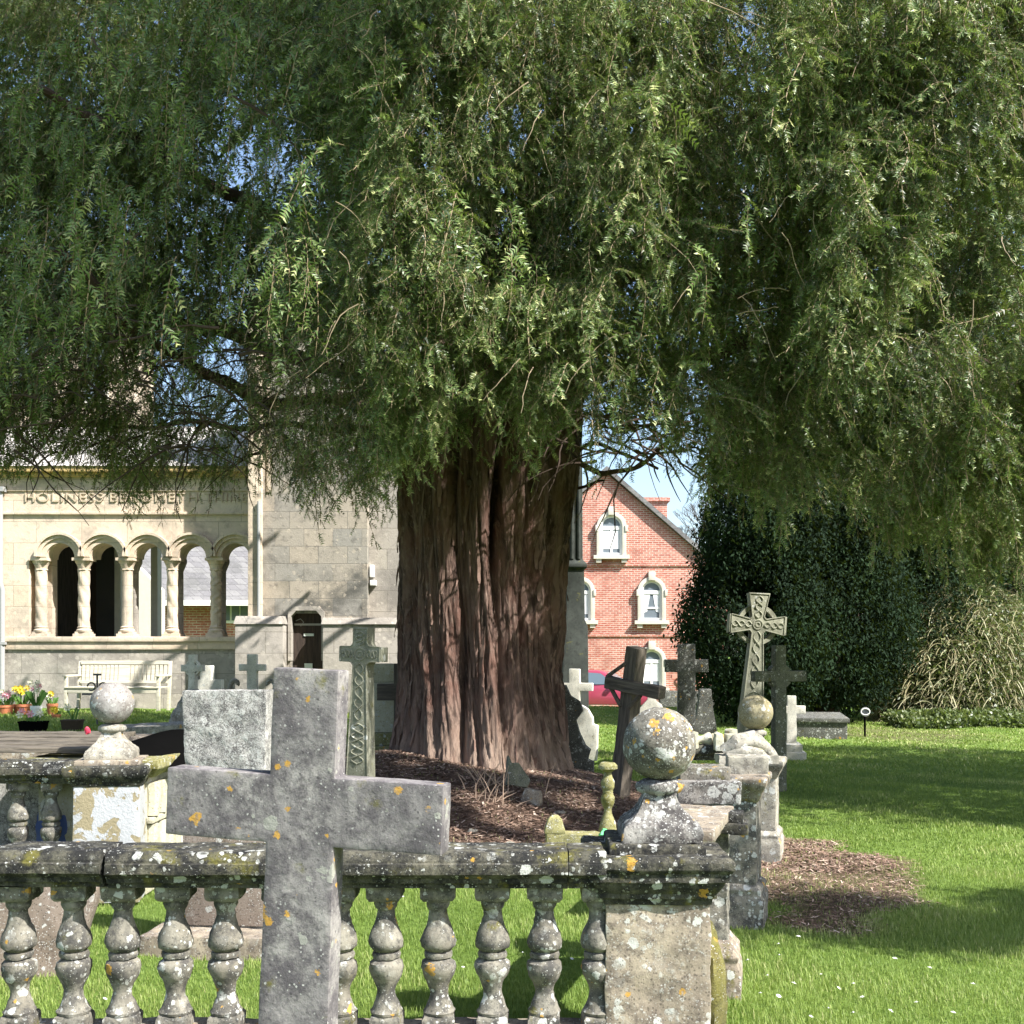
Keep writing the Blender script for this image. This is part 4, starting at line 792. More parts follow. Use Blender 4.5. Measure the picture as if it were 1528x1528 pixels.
# ------------------------------------------------------------------ slender celtic cross left of trunk
def celtic(name_label, px, Y, py_top, py_bot, py_arm, arm_hw, sh_top, sh_bot, arm_h, ring_r, mat, depth, rz, ringfull=True, knots=True, lean=0.0, splay=1.0):
    s_ = Y / F; zb_ = Z(py_bot, Y)
    o = empty('celtic_cross', (X(px, Y), Y, zb_), 0, name_label, 'cross', rot=(0, lean, rz))
    H = (py_bot - py_top) * s_; A = (py_bot - py_arm) * s_; aw = arm_hw * s_; st = sh_top * s_; sb_ = sh_bot * s_; ah = arm_h * s_; rr_ = ring_r * s_
    st2 = st * splay; ah2 = ah * splay
    nk = rr_ * (.14 if ringfull else .30)
    poly = [(-sb_, -.15), (sb_, -.15), (st * .95, A - ah - nk), (st + nk * .5, A - ah - nk * .2), (st + nk, A - ah), (aw, A - ah2), (aw, A + ah2), (st + nk, A + ah), (st + nk * .5, A + ah + nk * .2), (st, A + ah + nk), (st2, H), (-st2, H), (-st, A + ah + nk), (-st - nk * .5, A + ah + nk * .2), (-st - nk, A + ah), (-aw, A + ah2), (-aw, A - ah2), (-st - nk, A - ah), (-st - nk * .5, A - ah - nk * .2), (-st * .95, A - ah - nk)]
    MB().prism(poly, -depth / 2, depth / 2).build('cross', mat, o, bevel=.006)
    if ringfull:

        m = MB(); n_ = 48; ri = rr_ * .80; d2 = depth * .36
        vs_ = []
        for i in range(n_):
            a = 2 * math.pi * i / n_; c_, s2 = math.cos(a), math.sin(a)
            vs_ += [(rr_ * c_, -d2, A + rr_ * s2), (rr_ * c_, d2, A + rr_ * s2), (ri * c_, d2, A + ri * s2), (ri * c_, -d2, A + ri * s2)]
        fs = []
        for i in range(n_):
            j = (i + 1) % n_
            for k in range(4): k2 = (k + 1) % 4; fs.append((i * 4 + k, i * 4 + k2, j * 4 + k2, j * 4 + k))
        m.add(vs_, fs); m.build('ring', mat, o)
    if knots:      # interlace carved in relief
        m = MB(); r_ = .0065 * max(1, Y / 10); yk = -depth / 2 - .002
        def braid(x0, z0, x1, z1, w_, n):
            ax = Vector((x1 - x0, z1 - z0)); Ln = ax.length; ax /= Ln; pp = Vector((-ax.y, ax.x))
            for ph in (0, math.pi):
                m.tube([(x0 + ax.x * Ln * u + pp.x * w_ * math.sin(n * math.pi * u + ph), yk - .004 * math.cos(2 * n * math.pi * u + ph), z0 + ax.y * Ln * u + pp.y * w_ * math.sin(n * math.pi * u + ph)) for u in [i / (n * 8) for i in range(n * 8 + 1)]], r_, 5)
        w1 = st * .55
        braid(0, .12, 0, (A - ah) * .47, sb_ * .5, 5); braid(0, (A - ah) * .5, 0, A - ah * 1.2, w1, 5)
        braid(0, A + ah * 1.2, 0, H - .04, w1, 3)
        braid(-aw + .03, A, -st, A, ah * .5, 3); braid(aw - .03, A, st, A, ah * .5, 3)
        m.tube(([(st * .75 * math.cos(a), yk, A + st * .75 * math.sin(a)) for a in [i * math.pi / 12 for i in range(25)]]), r_, 5)
        m.tube(([(st * .35 * math.cos(a), yk, A + st * .35 * math.sin(a)) for a in [i * math.pi / 12 for i in range(25)]]), r_, 5)
        # raised border
        pb = [(a * (1 - .012 / max(abs(a), .02)), b) for a, b in poly[1:]]
        m.tube([(a * .93, yk, min(b, H - .015)) for a, b in poly[1:] + poly[:1]], r_ * .9, 5)
        m.build('knotwork', mat, o)
    return o
c1_ = celtic('slender olive grey celtic cross with carved knotwork left of the yew trunk', 538, 9.4, 936, 1160, 976, 33, 11.5, 19, 11, 19, M['slimstone'], .17, R(-14), False, True, R(1.5))
# pale monument + steps + wooden arm behind it
o = empty('stone_monument', (X(572, 14.6), 14.6, G(X(572, 14.6), 14.6)), 0, 'pale lit headstone on two green steps half hidden behind the yew trunk', 'headstone')
g0 = G(X(572, 14.6), 14.6); sc_ = 14.6 / F
MB().box(-24 * sc_, 22 * sc_, 0, .12, Z(1093, 14.6) - g0, Z(1018, 14.6) - g0).box(-21 * sc_, 16 * sc_, .0, .11, Z(1018, 14.6) - g0, Z(990, 14.6) - g0).build('slab', M['cream'], o, bevel=.02)
MB().box(-.35, .3, -.15, .25, Z(1111, 14.6) - g0, Z(1093, 14.6) - g0).box(-.5, .45, -.3, .4, -.2, Z(1111, 14.6) - g0 - .002).build('step', M['olive'], o, bevel=.015, rough=.006, cuts=.08)
o = empty('wooden_cross', (X(600, 14.2), 14.2, G(-1.4, 14.2)), 0, 'dark wooden cross whose left arm shows beside the trunk', 'cross')
gg = G(-1.4, 14.2)
MB().box(-37 / F * 14.2, 37 / F * 14.2, -.05, .05, Z(1045, 14.2) - gg, Z(1020, 14.2) - gg).build('arm', M['woodx'], o, bevel=.01)
MB().box(-.1, .1, -.04, .06, -.1, Z(990, 14.2) - gg).build('post', M['wood'], o, bevel=.01)

# ------------------------------------------------------------------ crosses & stones right of the trunk
def at_ground(px, Y): x = X(px, Y); return (x, Y, G(x, Y))
def simple_cross(kind, label, px, Y, py_top, aw, hw, arm0, arm1, mat, depth=.12, rz=0.0, lean=0.0, base=None, pyb=None):
    loc = at_ground(px, Y); g0 = loc[2] if pyb is None else Z(pyb, Y); s_ = Y / F
    o = empty(kind, (loc[0], Y, g0), 0, label, 'cross', rot=(0, lean, rz))
    MB().prism(cross_poly(hw * s_, aw * s_, Z(arm1, Y) - g0, Z(arm0, Y) - g0, Z(py_top, Y) - g0, -.1, .01), -depth / 2, depth / 2).build('cross', mat, o, bevel=.012, rough=.004, cuts=.12)
    if base:
        k = 0
        for bw_, bh_ in base: MB().box(-bw_ * s_, bw_ * s_, -.25 - .05 * (2 - k), .25 + .05 * (2 - k), k * 0.12 - .1, (k + 1) * .12 - .004 * k).build('plinth', mat, o, bevel=.01); k += 1
    return o
celtic('tall olive ringed celtic cross covered in knotwork, right of the piers', 1118, 15.5, 885, 1112, 932, 42, 9.2, 21, 8.2, 30, M['ringstone'], .24, R(-2), True, True, R(3.4), 1.7)
# leaning wooden cross
wl = empty('wooden_cross', at_ground(924, 11.5), 0, 'heavy dark timber cross leaning to the right beside the large ball', 'cross', rot=(R(2), R(10.5), R(-46)))
s_ = 11.5 / F; za = Z(1019, 11.5) - wl.location.z
MB().box(-.075, .075, -.08, .08, -.1, Z(962, 11.5) - wl.location.z).build('post', M['wood'], wl, bevel=.012, rough=.008, cuts=.08)
MB().box(-.24, .46, -.055, .055, -.06, .06).build('arm', M['woodx'], wl, bevel=.012, rough=.008, cuts=.08, loc=(0, -.10, za), rot=(0, R(-3), 0))
for sg in (-1, 1): MB().tube([(sg * .05, -.08, za - .22), (sg * .20, -.10, za - .05)], .022, 6).build('brace', M['wood'], wl)
MB().tube([(-.05, -.08, za + .22), (-.26, -.10, za + .04)], .02, 6).build('brace', M['wood'], wl)
simple_cross('gravestone_cross', 'rough textured grey stone cross in front of the pink balustrade', 1024, 17.5, 961, 32, 12.5, 984, 1003, M['darkstone'], .2, R(-5))
o = simple_cross('wooden_cross', 'plain dark post cross standing behind the tan stone ball', 1162, 13.3, 963, 42, 8.5, 1001, 1017, M['greengrey'], .12, R(14))
s_ = 13.3 / F
for (sx_, sz_) in ((-1, 1), (1, 1), (-1, -1), (1, -1)):
    MB().box(-.035, .035, -.05, .05, -.035, .035).build('corner_piece', M['greengrey'], o, loc=(sx_ * 10 * s_, 0, Z(1009, 13.3) - o.location.z + sz_ * 10 * s_), rot=(0, R(45), 0))
simple_cross('gravestone_cross', 'small pale stone cross in front of the chest tomb', 1181, 17.5, 1038, 20, 6.5, 1053, 1065, M['whitestone'], .1, R(-8), 0, ((18, .1), (13, .1)))
simple_cross('gravestone_cross', 'small white stone cross just right of the yew trunk', 858, 17, 998, 27, 8, 1019, 1031, M['whitestone'], .13, R(-12))
# dark scalloped headstone
def headstone(label, px, Y, outline, mat, depth, rz, lean=0, group=None, pyb=None):
    loc = at_ground(px, Y); g0 = loc[2]; s_ = Y / F
    o = empty('headstone', loc, 0, label, 'headstone', rot=(0, lean, rz))
    MB().prism([((a - px) * s_, Z(b, Y) - g0) for a, b in outline], -depth / 2, depth / 2).build('slab', mat, o, bevel=.01, rough=.005, cuts=.08)
    return o
headstone('dark scrolled headstone half hidden by the right side of the trunk', 845, 14.5, [(800, 1170), (886, 1170), (886, 1136), (878, 1132), (882, 1118), (874, 1112), (866, 1095), (860, 1075), (870, 1060), (866, 1046), (852, 1038), (845, 1022), (825, 1022), (815, 1050), (805, 1100)], M['darkstone'], .15, R(-8))
headstone('pale arched headstone with stepped shoulders behind the dark scrolled one', 875, 16.5, [(860, 1135), (891, 1135), (893, 1082), (886, 1080), (885, 1070), (878, 1058), (868, 1052), (858, 1054), (850, 1065)], M['whitestone'], .12, R(-15))
headstone('ornate white stepped headstone behind the large lichened ball', 972, 16, [(935, 1140), (1010, 1140), (1008, 1078), (1002, 1075), (1000, 1068), (992, 1062), (986, 1050), (979, 1046), (977, 1030), (968, 1030), (966, 1044), (955, 1056), (948, 1075)], M['whitestone'], .15, R(-6))
headstone('squat dark tapered headstone beside the rough grey cross', 1052, 19, [(1033, 1095), (1070, 1095), (1066, 1076), (1062, 1052), (1060, 1028), (1044, 1028), (1041, 1052)], M['darkstone'], .3, R(-4))
# chest tomb
o = empty('chest_tomb', at_ground(1228, 21.5), R(-12), 'long dark grey chest tomb near the trees on the right', 'tomb')
MB().box(-.62, .42, -.3, 2.0, -.2, .30).build('chest', M['darkstone'], o, bevel=.01); MB().box(-.66, .46, -.34, 2.05, .30, .38).build('lid', M['darkstone'], o, bevel=.015)
# floodlight
o = empty('floodlight', at_ground(1291, 22.0), R(-10), 'small round white floodlight on the grass near the dark trees', 'floodlight')
zf = Z(1062, 22) - o.location.z
MB().tube([(.08 * math.cos(a), -.03, zf + .06 * math.sin(a)) for a in [i * math.pi / 12 for i in range(25)]], .011, 8).build('rim', M['white'], o)
MB().lathe([(.03, .12), (.07, .09), (.09, .0)], 24, mat=Matrix.Translation((0, -.03, zf)) @ Matrix.Rotation(R(-90), 4, 'X')).build('lamp_head', M['greypipe'], o)
MB().tube([(0, .05, -.05), (0, .05, zf)], .02).build('stake', M['black'], o)
MB().lathe([(.02, 0), (.07, 0.0)], 20, mat=Matrix.Translation((0, -.03, zf)) @ Matrix.Rotation(R(90), 4, 'X')).build('lens', M['glass'], o)
# tall memorial shaft behind the trunk
o = empty('memorial_shaft', at_ground(858, 19.5), 0, 'tall grey gothic stone shaft, coloured dark for its shade, rising behind the right of the trunk', 'monument')
g0 = o.location.z; s_ = 19.5 / F
MB().square_lathe([(24 * s_, 24 * s_, -.1), (24 * s_, 24 * s_, .15), (20 * s_, 20 * s_, .2), (18 * s_, 18 * s_, Z(935, 19.5) - g0), (14 * s_, 14 * s_, Z(925, 19.5) - g0), (13 * s_, 13 * s_, Z(850, 19.5) - g0), (17 * s_, 17 * s_, Z(848, 19.5) - g0), (17 * s_, 17 * s_, Z(842, 19.5) - g0), (11 * s_, 11 * s_, Z(836, 19.5) - g0), (10 * s_, 10 * s_, Z(640, 19.5) - g0), (13 * s_, 13 * s_, Z(630, 19.5) - g0), (2 * s_, 2 * s_, Z(560, 19.5) - g0)]).build('shaft', M['shaftstone'], o, bevel=.02)
m = MB()
for sg in (-1, 1): m.tube([(sg * 5 * s_, -11.5 * s_, Z(835, 19.5) - g0), (sg * 5 * s_, -10.5 * s_, Z(645, 19.5) - g0)], .03, 8)
m.build('angle_roll', M['shaftstone'], o)

# ------------------------------------------------------------------ things on the left lawn
# bench
BYb = 21.3; bl = at_ground(176, BYb); s_ = BYb / F
be = empty('park_bench', bl, R(-3), 'pale slatted wooden bench against the church wall under the arches', 'bench')
W2 = .87
def bbx(*a, **k): return MB().box(*a, **k)
for sx_ in (-1, 1):
    x = sx_ * W2
    bbx(x - .03, x + .03, -.30, -.24, 0, .64).build('leg', M['teak'], be, bevel=.006)
    m = MB(); m.add([(x - .03, .22, 0), (x + .03, .22, 0), (x + .03, .28, 0), (x - .03, .28, 0), (x - .03, .34, .93), (x + .03, .34, .93), (x + .03, .39, .93), (x - .03, .39, .93)], [(3, 2, 1, 0), (4, 5, 6, 7), (0, 1, 5, 4), (1, 2, 6, 5), (2, 3, 7, 6), (3, 0, 4, 7)]); m.build('leg', M['teak'], be, bevel=.006)
    bbx(x - .04, x + .04, -.34, .33, .641, .675).build('armrest', M['teak'], be, bevel=.01)
m = MB(); m.box(-W2 + .03, W2 - .03, -.30, -.265, .34, .43)
for k in range(5): m.box(-W2 - .02, W2 + .02, -.32 + k * .115, -.225 + k * .115, .432, .452)
m.build('seat', M['teak'], be, bevel=.004)
m = MB(); mt = Matrix.Translation((0, .27, .45)) @ Matrix.Rotation(R(-8), 4, 'X')
m.box(-W2 + .03, W2 - .03, -.02, .02, .42, .49, mt); m.box(-W2 + .03, W2 - .03, -.02, .02, .06, .11, mt)
n_ = 21
for k in range(n_):
    x = -W2 + .08 + (2 * W2 - .16) * k / (n_ - 1); wd = .028 if k != n_ // 2 else .05
    m.box(x - wd, x + wd, -.01, .01, .11, .42, mt)
m.build('backrest', M['teak'], be)
# flowers
def flowers(label, px, py, Y, kind, w_, h, pot='round', potmat='terracotta', fm=('yellow',), nf=7, fh=.25):
    x = X(px, Y); z = G(x, Y)
    o = empty('flower_pot' if pot == 'round' else 'planter', (x, Y, z), 0, label, 'flower pot' if pot == 'round' else 'planter')
    if pot == 'round': MB().lathe([(w_ * .36, 0), (w_ * .46, h * .75), (w_ * .5, h * .76), (w_ * .5, h), (w_ * .44, h), (w_ * .40, h * .85)], 20).build('pot', M[potmat], o)
    else: MB().square_lathe([(w_ * .44, .08, 0), (w_ * .48, .10, h * .85), (w_ * .5, .11, h * .86), (w_ * .5, .11, h)]).build('pot', M[potmat], o, bevel=.005)
    lv = MB(); fl = MB()
    for i in range(nf * 5):
        a = rnd.uniform(0, 6.28); r_ = rnd.uniform(0, w_ * .38); l_ = rnd.uniform(.4, 1) * fh; bx_, by_ = r_ * math.cos(a), r_ * math.sin(a) * .7
        dx, dy = math.cos(a) * l_ * .5, math.sin(a) * l_ * .5; t_ = rnd.uniform(0, 3.1); ux, uy = math.cos(t_) * .012, math.sin(t_) * .012
        lv.add([(bx_ - ux, by_ - uy, h), (bx_ + ux, by_ + uy, h), (bx_ + dx * .5, by_ + dy * .5, h + l_ * .8), (bx_ + dx, by_ + dy, h + l_ * .75)], [(0, 1, 2), (1, 3, 2)])
    lv.build('leaves', M['stemgreen'], o)
    for i in range(nf):
        a = rnd.uniform(0, 6.28); r_ = rnd.uniform(0, w_ * .5); z_ = h + fh * rnd.uniform(.75, 1.15); c_ = (r_ * math.cos(a), r_ * math.sin(a) * .7 - .03, z_)
        f_ = MB()
        for k in range(6):
            b_ = k * 1.047 + a; f_.add([c_, (c_[0] + .045 * math.cos(b_ - .4), c_[1] - .02, c_[2] + .045 * math.sin(b_ - .4)), (c_[0] + .06 * math.cos(b_), c_[1] - .025, c_[2] + .06 * math.sin(b_)), (c_[0] + .045 * math.cos(b_ + .4), c_[1] - .02, c_[2] + .045 * math.sin(b_ + .4))], [(0, 1, 2, 3)])
        f_.ball((c_[0], c_[1] - .035, c_[2]), .02, 8, 6)
        f_.build('flower', M[fm[i % len(fm)]], o)
    return o
flowers('terracotta pot of yellow daffodils by the church wall', 33, 1050, 20.2, 0, .32, .18, fm=('yellow',), nf=8)
flowers('small terracotta pot of pale and yellow flowers nearest the bench', 78, 1050, 20.3, 0, .2, .2, fm=('creampetal', 'yellow'), nf=5, fh=.16)
flowers('white pot of cream daffodils and pink blooms between the terracotta pots', 54, 1060, 19.6, 0, .2, .2, potmat='white', fm=('creampetal', 'pink', 'creampetal'), nf=8, fh=.35)
flowers('pot of pink and white flowers at the far left edge', 8, 1050, 20.0, 0, .3, .16, fm=('pink', 'creampetal'), nf=8, fh=.2)
flowers('low pot of orange yellow flowers on the grass in front of the small pot', 84, 1060, 19.2, 0, .16, .08, fm=('yellow',), nf=5, fh=.08)
flowers('long black trough planter on the lawn at far left', 50, 1095, 15.9, 0, .36, .16, 'box', 'black', ('creampetal', 'pink'), 4, .12)
flowers('dark tapered planter with a leafy plant left of the stone ball', 108, 1095, 15.9, 0, .26, .16, 'box', 'soil', ('creampetal',), 1, .22)
# ledger slab
o = MB().box(-.55, .75, -.35, .5, -.1, .16).build('ledger_stone', M['pale'], None, loc=(X(235, 15.4), 15.4, G(X(235, 15.4), 15.4)), rot=(0, R(-3), R(8)), bevel=.02, rough=.015, cuts=.08); tag(o, 'tilted pale ledger slab on the lawn behind the pebbly headstone', 'slab')
# ornate white crosses above the pebbly stone
o = celtic('weathered white wheel cross on a rocky foot below the arches', 288, 16.2, 977, 1095, 997, 17, 5, 8, 5, 12, M['whitestone'], .1, R(-10), True, False)
MB().square_lathe([(.30, .2, -.15), (.26, .18, .15), (.18, .14, .45), (.10, .1, .62)]).build('rock_foot', M['pale'], o, bevel=.02, rough=.05, cuts=.05, nscale=8)
headstone('stepped pale headstone right behind the white wheel cross', 312, 17.2, [(285, 1100), (335, 1100), (333, 1014), (318, 1014), (318, 993), (300, 993), (300, 1014), (288, 1014)], M['whitestone'], .12, R(-8))
o = simple_cross('gravestone_cross', 'white stone cross between curled scrolls above the pebbly headstone', 377, 16.5, 976, 20, 7, 991, 1001, M['whitestone'], .1, R(-4))
m = MB(); g0 = o.location.z; s_ = 16.5 / F
for sg in (-1, 1):
    pts = []
    for i in range(22):
        a = i / 21 * 4.6; r_ = .02 + .035 * i / 21 * 3
        pts.append((sg * (14 * s_ + .11 - r_ * math.cos(a) * .9), 0, Z(1022, 16.5) - g0 + r_ * math.sin(a)))
    m.tube(pts, .035, 8)
m.box(-.32, .32, -.1, .1, -.1, Z(1033, 16.5) - g0); m.build('scroll', M['pale'], o)
o = empty('iron_scroll_cross', at_ground(145, 17.5), 0, 'small metal scroll work cross marker seen above the left stone ball', 'cross')
g0 = o.location.z; zt = Z(1008, 17.5) - g0; m = MB()
m.tube([(0, 0, -.1), (0, 0, zt)], .015, 6); m.box(-.06, .06, -.012, .012, zt, zt + .03); m.box(-.23, -.08, -.012, .012, zt - .3, zt - .27); m.box(.08, .23, -.012, .012, zt - .3, zt - .27)
for sg in (-1, 1): m.tube([(sg * (.09 + .06 * math.cos(a)), 0, zt - .17 + .06 * math.sin(a)) for a in [i * .45 for i in range(13)]], .013, 6)
m.build('scrollwork', M['iron'], o)
# ------------------------------------------------------------------ the old yew
TX, TYY = X(700, 13.2), 13.3
yew = empty('yew_tree', (TX, TYY, 0), 0, 'huge ancient yew with a fluted red brown trunk and drooping crown', 'tree')
def trunk():
    NT, NH = 520, 260; ztop_ = 5.6
    stems = []
    r2 = random.Random(5); a = 0; ns = 24
    for i in range(ns):
        a = 2 * math.pi * (i + r2.uniform(-.33, .33)) / ns
        stems.append((a, r2.uniform(.085, .135) * (1.3 if i % 4 == 0 else 1), r2.uniform(-.09, .05), r2.uniform(.13, .32), r2.uniform(-.06, .08)))
    th = np.linspace(0, 2 * np.pi, NT, endpoint=False); V = np.zeros((NH, NT, 3)); pale = np.zeros((NH, NT))
    for j in range(NH):
        u = j / (NH - 1); z = -.15 + (ztop_ + .15) * u
        zr = max(0, z - .2)
        base = .80 + .07 * math.exp(-zr / .6) - .02 * math.sin(z * 1.1) + .045 * max(0, zr - 1.2)
        cxj = .08 - .005 * zr + .012 * zr * zr
        rad = np.full(NT, base * .60)
        for k, (a, rs, drr, tw, w_) in enumerate(stems):
            aa = a + tw * zr * .42 * (1 if True else -1) * -1 * (1 if math.sin(a) < 0 else .6) * -1 * -1 + .05 * math.sin(z * 1.7 + k)
            d = (th - aa + np.pi) % (2 * np.pi) - np.pi
            rr_ = rs * (1 + .35 * math.exp(-zr / .5) + w_ * math.sin(z * 2.3 + k * 2))
            pc_ = base * (.79 + drr)
            s_ = pc_ * np.sin(d); ins = (np.abs(s_) < rr_) & (np.abs(d) < 1.2)
            val = np.where(ins, pc_ * np.cos(d) + 2.0 * np.sqrt(np.maximum(rr_ ** 2 - s_ ** 2, 0)), 0)
            rad = np.maximum(rad, val)
        # fine ridges
        for (f_, am, ph, kz) in ((37, .010, 1.3, .7), (71, .007, 2.0, -.9), (113, .005, .4, .5), (23, .014, 4.0, .35)):
            rad = rad + am * np.sin(f_ * (th + .13 * zr) + ph + kz * z + 1.5 * np.sin(3 * th + z))
        V[j, :, 0] = cxj + rad * np.cos(th) * 1.0; V[j, :, 1] = rad * np.sin(th); V[j, :, 2] = z
        pale[j] = np.clip(1 - ss(.1, 1.2, np.full(NT, zr)) - .45 * (1 - np.cos(th - 5.1)) , 0, 1)
    pts = V.reshape(-1, 3)
    for i in range(0, len(pts)):
        p = Vector(pts[i]); q = Vector((p.x * 5, p.y * 5, p.z * 1.2))
        n1 = mnoise.noise(q) * .035 + mnoise.noise(Vector((p.x * 17, p.y * 17, p.z * 2.2))) * .024 - abs(mnoise.noise(Vector((p.x * 30, p.y * 30, p.z * 1.1)))) * .05 + .012
        l_ = math.hypot(p.x, p.y); pts[i, 0] += p.x / l_ * n1; pts[i, 1] += p.y / l_ * n1
    J, I_ = np.meshgrid(np.arange(NH - 1), np.arange(NT), indexing='ij'); I2 = (I_ + 1) % NT
    T = np.stack([J * NT + I_, J * NT + I2, (J + 1) * NT + I2, (J + 1) * NT + I_], -1).reshape(-1, 4)
    uv = np.stack([np.tile((th + 0) / (2 * np.pi), NH) + np.repeat(np.linspace(0, 1, NH), NT) * .11, np.repeat(np.linspace(0, ztop_, NH), NT)], -1)
    pv = pts.reshape(NH, NT, 3); SV = []; ST = []; r4 = random.Random(8)
    for k in range(150):      # loose strips of peeling bark
        i = int(NT * r4.uniform(.5, 1.0)) % NT; j = r4.randrange(18, NH - 90); n_ = r4.randrange(8, 26); w_ = r4.randrange(1, 4); o_ = len(SV); tw = r4.uniform(-.25, .25); lift = r4.uniform(.01, .05)
        for q in range(9):
            u = q / 8; jj = j + int(n_ * u); ii = (i + int(tw * n_ * u)); a_, b_ = pv[jj, ii % NT], pv[jj, (ii + w_) % NT]; nn_ = np.array([a_[0], a_[1], 0]); nn_ /= np.linalg.norm(nn_); l_ = .006 + lift * (1 - u) ** 2
            ww = .3 + .7 * math.sin(math.pi * min(1, u + .15)); c_ = (a_ + b_) / 2; SV += [c_ + (a_ - c_) * ww + nn_ * l_, c_ + (b_ - c_) * ww + nn_ * (l_ + .004)]
            if q: ST.append((o_ + 2 * q - 2, o_ + 2 * q - 1, o_ + 2 * q + 1, o_ + 2 * q))
    fast_mesh('peeling_bark', np.array(SV), np.array(ST), [plain('peeling_bark', (.17, .105, .082), .85, 0, .5, 6)], parent=yew)['kind'] = 'stuff'
    return fast_mesh('trunk', pts, T, [M['bark']], attrs={'pale': pale.ravel()}, parent=yew, smooth=True, uv=uv)
trunk()
# limbs (paths in photo pixels + distance), converted to real curves
def smooth_path(pts, n=8):
    out = []; k = len(pts)
    for i in range(k - 1):
        p0, p1, p2, p3 = pts[max(i - 1, 0)], pts[i], pts[i + 1], pts[min(i + 2, k - 1)]
        for j in range(n):
            u = j / n; out.append(0.5 * ((2 * p1) + (p2 - p0) * u + (2 * p0 - 5 * p1 + 4 * p2 - p3) * u * u + (3 * p1 - p0 - 3 * p2 + p3) * u ** 3))
    out.append(pts[-1]); return out
org = Vector((TX, TYY, 0))
limb_paths = []
def limb(pts, r0, r1, mat='limb', deep=True):
    pth = smooth_path([Vector(p) for p in pts]); n = len(pth)
    for i, p in enumerate(pth):
        k = i / n
        if deep: p2 = p * (1 + .13 * min(1, k * 2)); p2.z = EYE + (p.z - EYE) * (1 + .13 * min(1, k * 2)); p.x, p.y, p.z = p2
        p += Vector((mnoise.noise(p * 1.3), mnoise.noise(p * 1.3 + Vector((9, 0, 0))), mnoise.noise(p * 1.3 + Vector((0, 9, 0))))) * .16 * min(1, k * 3)
    limb_paths.append((pth, r0, r1))
    MB().tube([p - org for p in pth], [r0 + (r1 - r0) * (i / (n - 1)) ** .8 for i in range(n)], 9).build('limb', M[mat], yew)
limb([P(620, 600, 13.2), P(540, 560, 12.5), P(420, 515, 11.8), P(220, 485, 11), P(40, 470, 10.4), P(-150, 450, 10)], .13, .04)
limb([P(610, 640, 13.0), P(500, 600, 12.4), P(400, 610, 11.8), P(290, 545, 11), P(190, 480, 10.2), P(90, 400, 9.6), P(-60, 330, 9)], .10, .03)
limb([P(600, 660, 13.5), P(520, 640, 13.4), P(380, 640, 13), P(200, 640, 12.4), P(40, 620, 12)], .06, .02)
limb([P(640, 560, 13.2), P(560, 430, 12.5), P(420, 330, 11.5), P(250, 230, 10.5), P(60, 130, 9.5)], .14, .04)
limb([P(660, 520, 13.2), P(620, 330, 12.8), P(500, 150, 12.3), P(380, -40, 11.8)], .16, .06)
limb([P(465, 520, 12.2), P(470, 570, 12.2), P(466, 640, 12.1)], .05, .02)
limb([P(840, 600, 13.2), P(900, 560, 12.6), P(1010, 540, 11.8), P(1160, 520, 10.8), P(1320, 470, 10), P(1520, 430, 9.2), P(1750, 400, 8.6)], .13, .04)
limb([P(820, 520, 13.2), P(940, 330, 12.2), P(1100, 200, 11), P(1320, 80, 9.8), P(1560, -40, 9)], .16, .05)
limb([P(760, 500, 13.0), P(790, 330, 12), P(850, 160, 10.8), P(900, -60, 10)], .2, .07)
limb([P(740, 560, 12.6), P(820, 660, 11.9), P(880, 700, 11.2), P(950, 690, 10.6), P(1010, 640, 10)], .05, .018)
limb([P(770, 690, 12.3), P(830, 690, 12.0), P(900, 660, 11.3), P(980, 700, 10.8)], .04, .015)
limb([P(700, 720, 12.4), P(790, 720, 12.1), P(850, 730, 11.8), P(900, 720, 11.5)], .035, .012)
limb([P(760, 560, 12.6), P(700, 430, 11), P(640, 330, 9.6), P(560, 260, 8.8)], .12, .04)
limb([P(760, 560, 12.6), P(900, 430, 10.6), P(1040, 380, 9.2), P(1180, 380, 8.4)], .12, .03)
for k in range(20):   # the rest of the crown, all round
    a = k * 2.399 + .4; el = .25 + .75 * ((k * 7) % 11) / 11
    r_ = 4.5 * (1 - .35 * el); p0 = Vector((TX, TYY, 4.2)); d = Vector((math.cos(a), math.sin(a), 0))
    limb([p0, p0 + d * r_ * .3 + Vector((0, 0, 1.0 + 2 * el)), p0 + d * r_ * .65 + Vector((0, 0, 1.3 + 4 * el)), p0 + d * r_ + Vector((0, 0, .6 + 4.4 * el))], .16, .04)

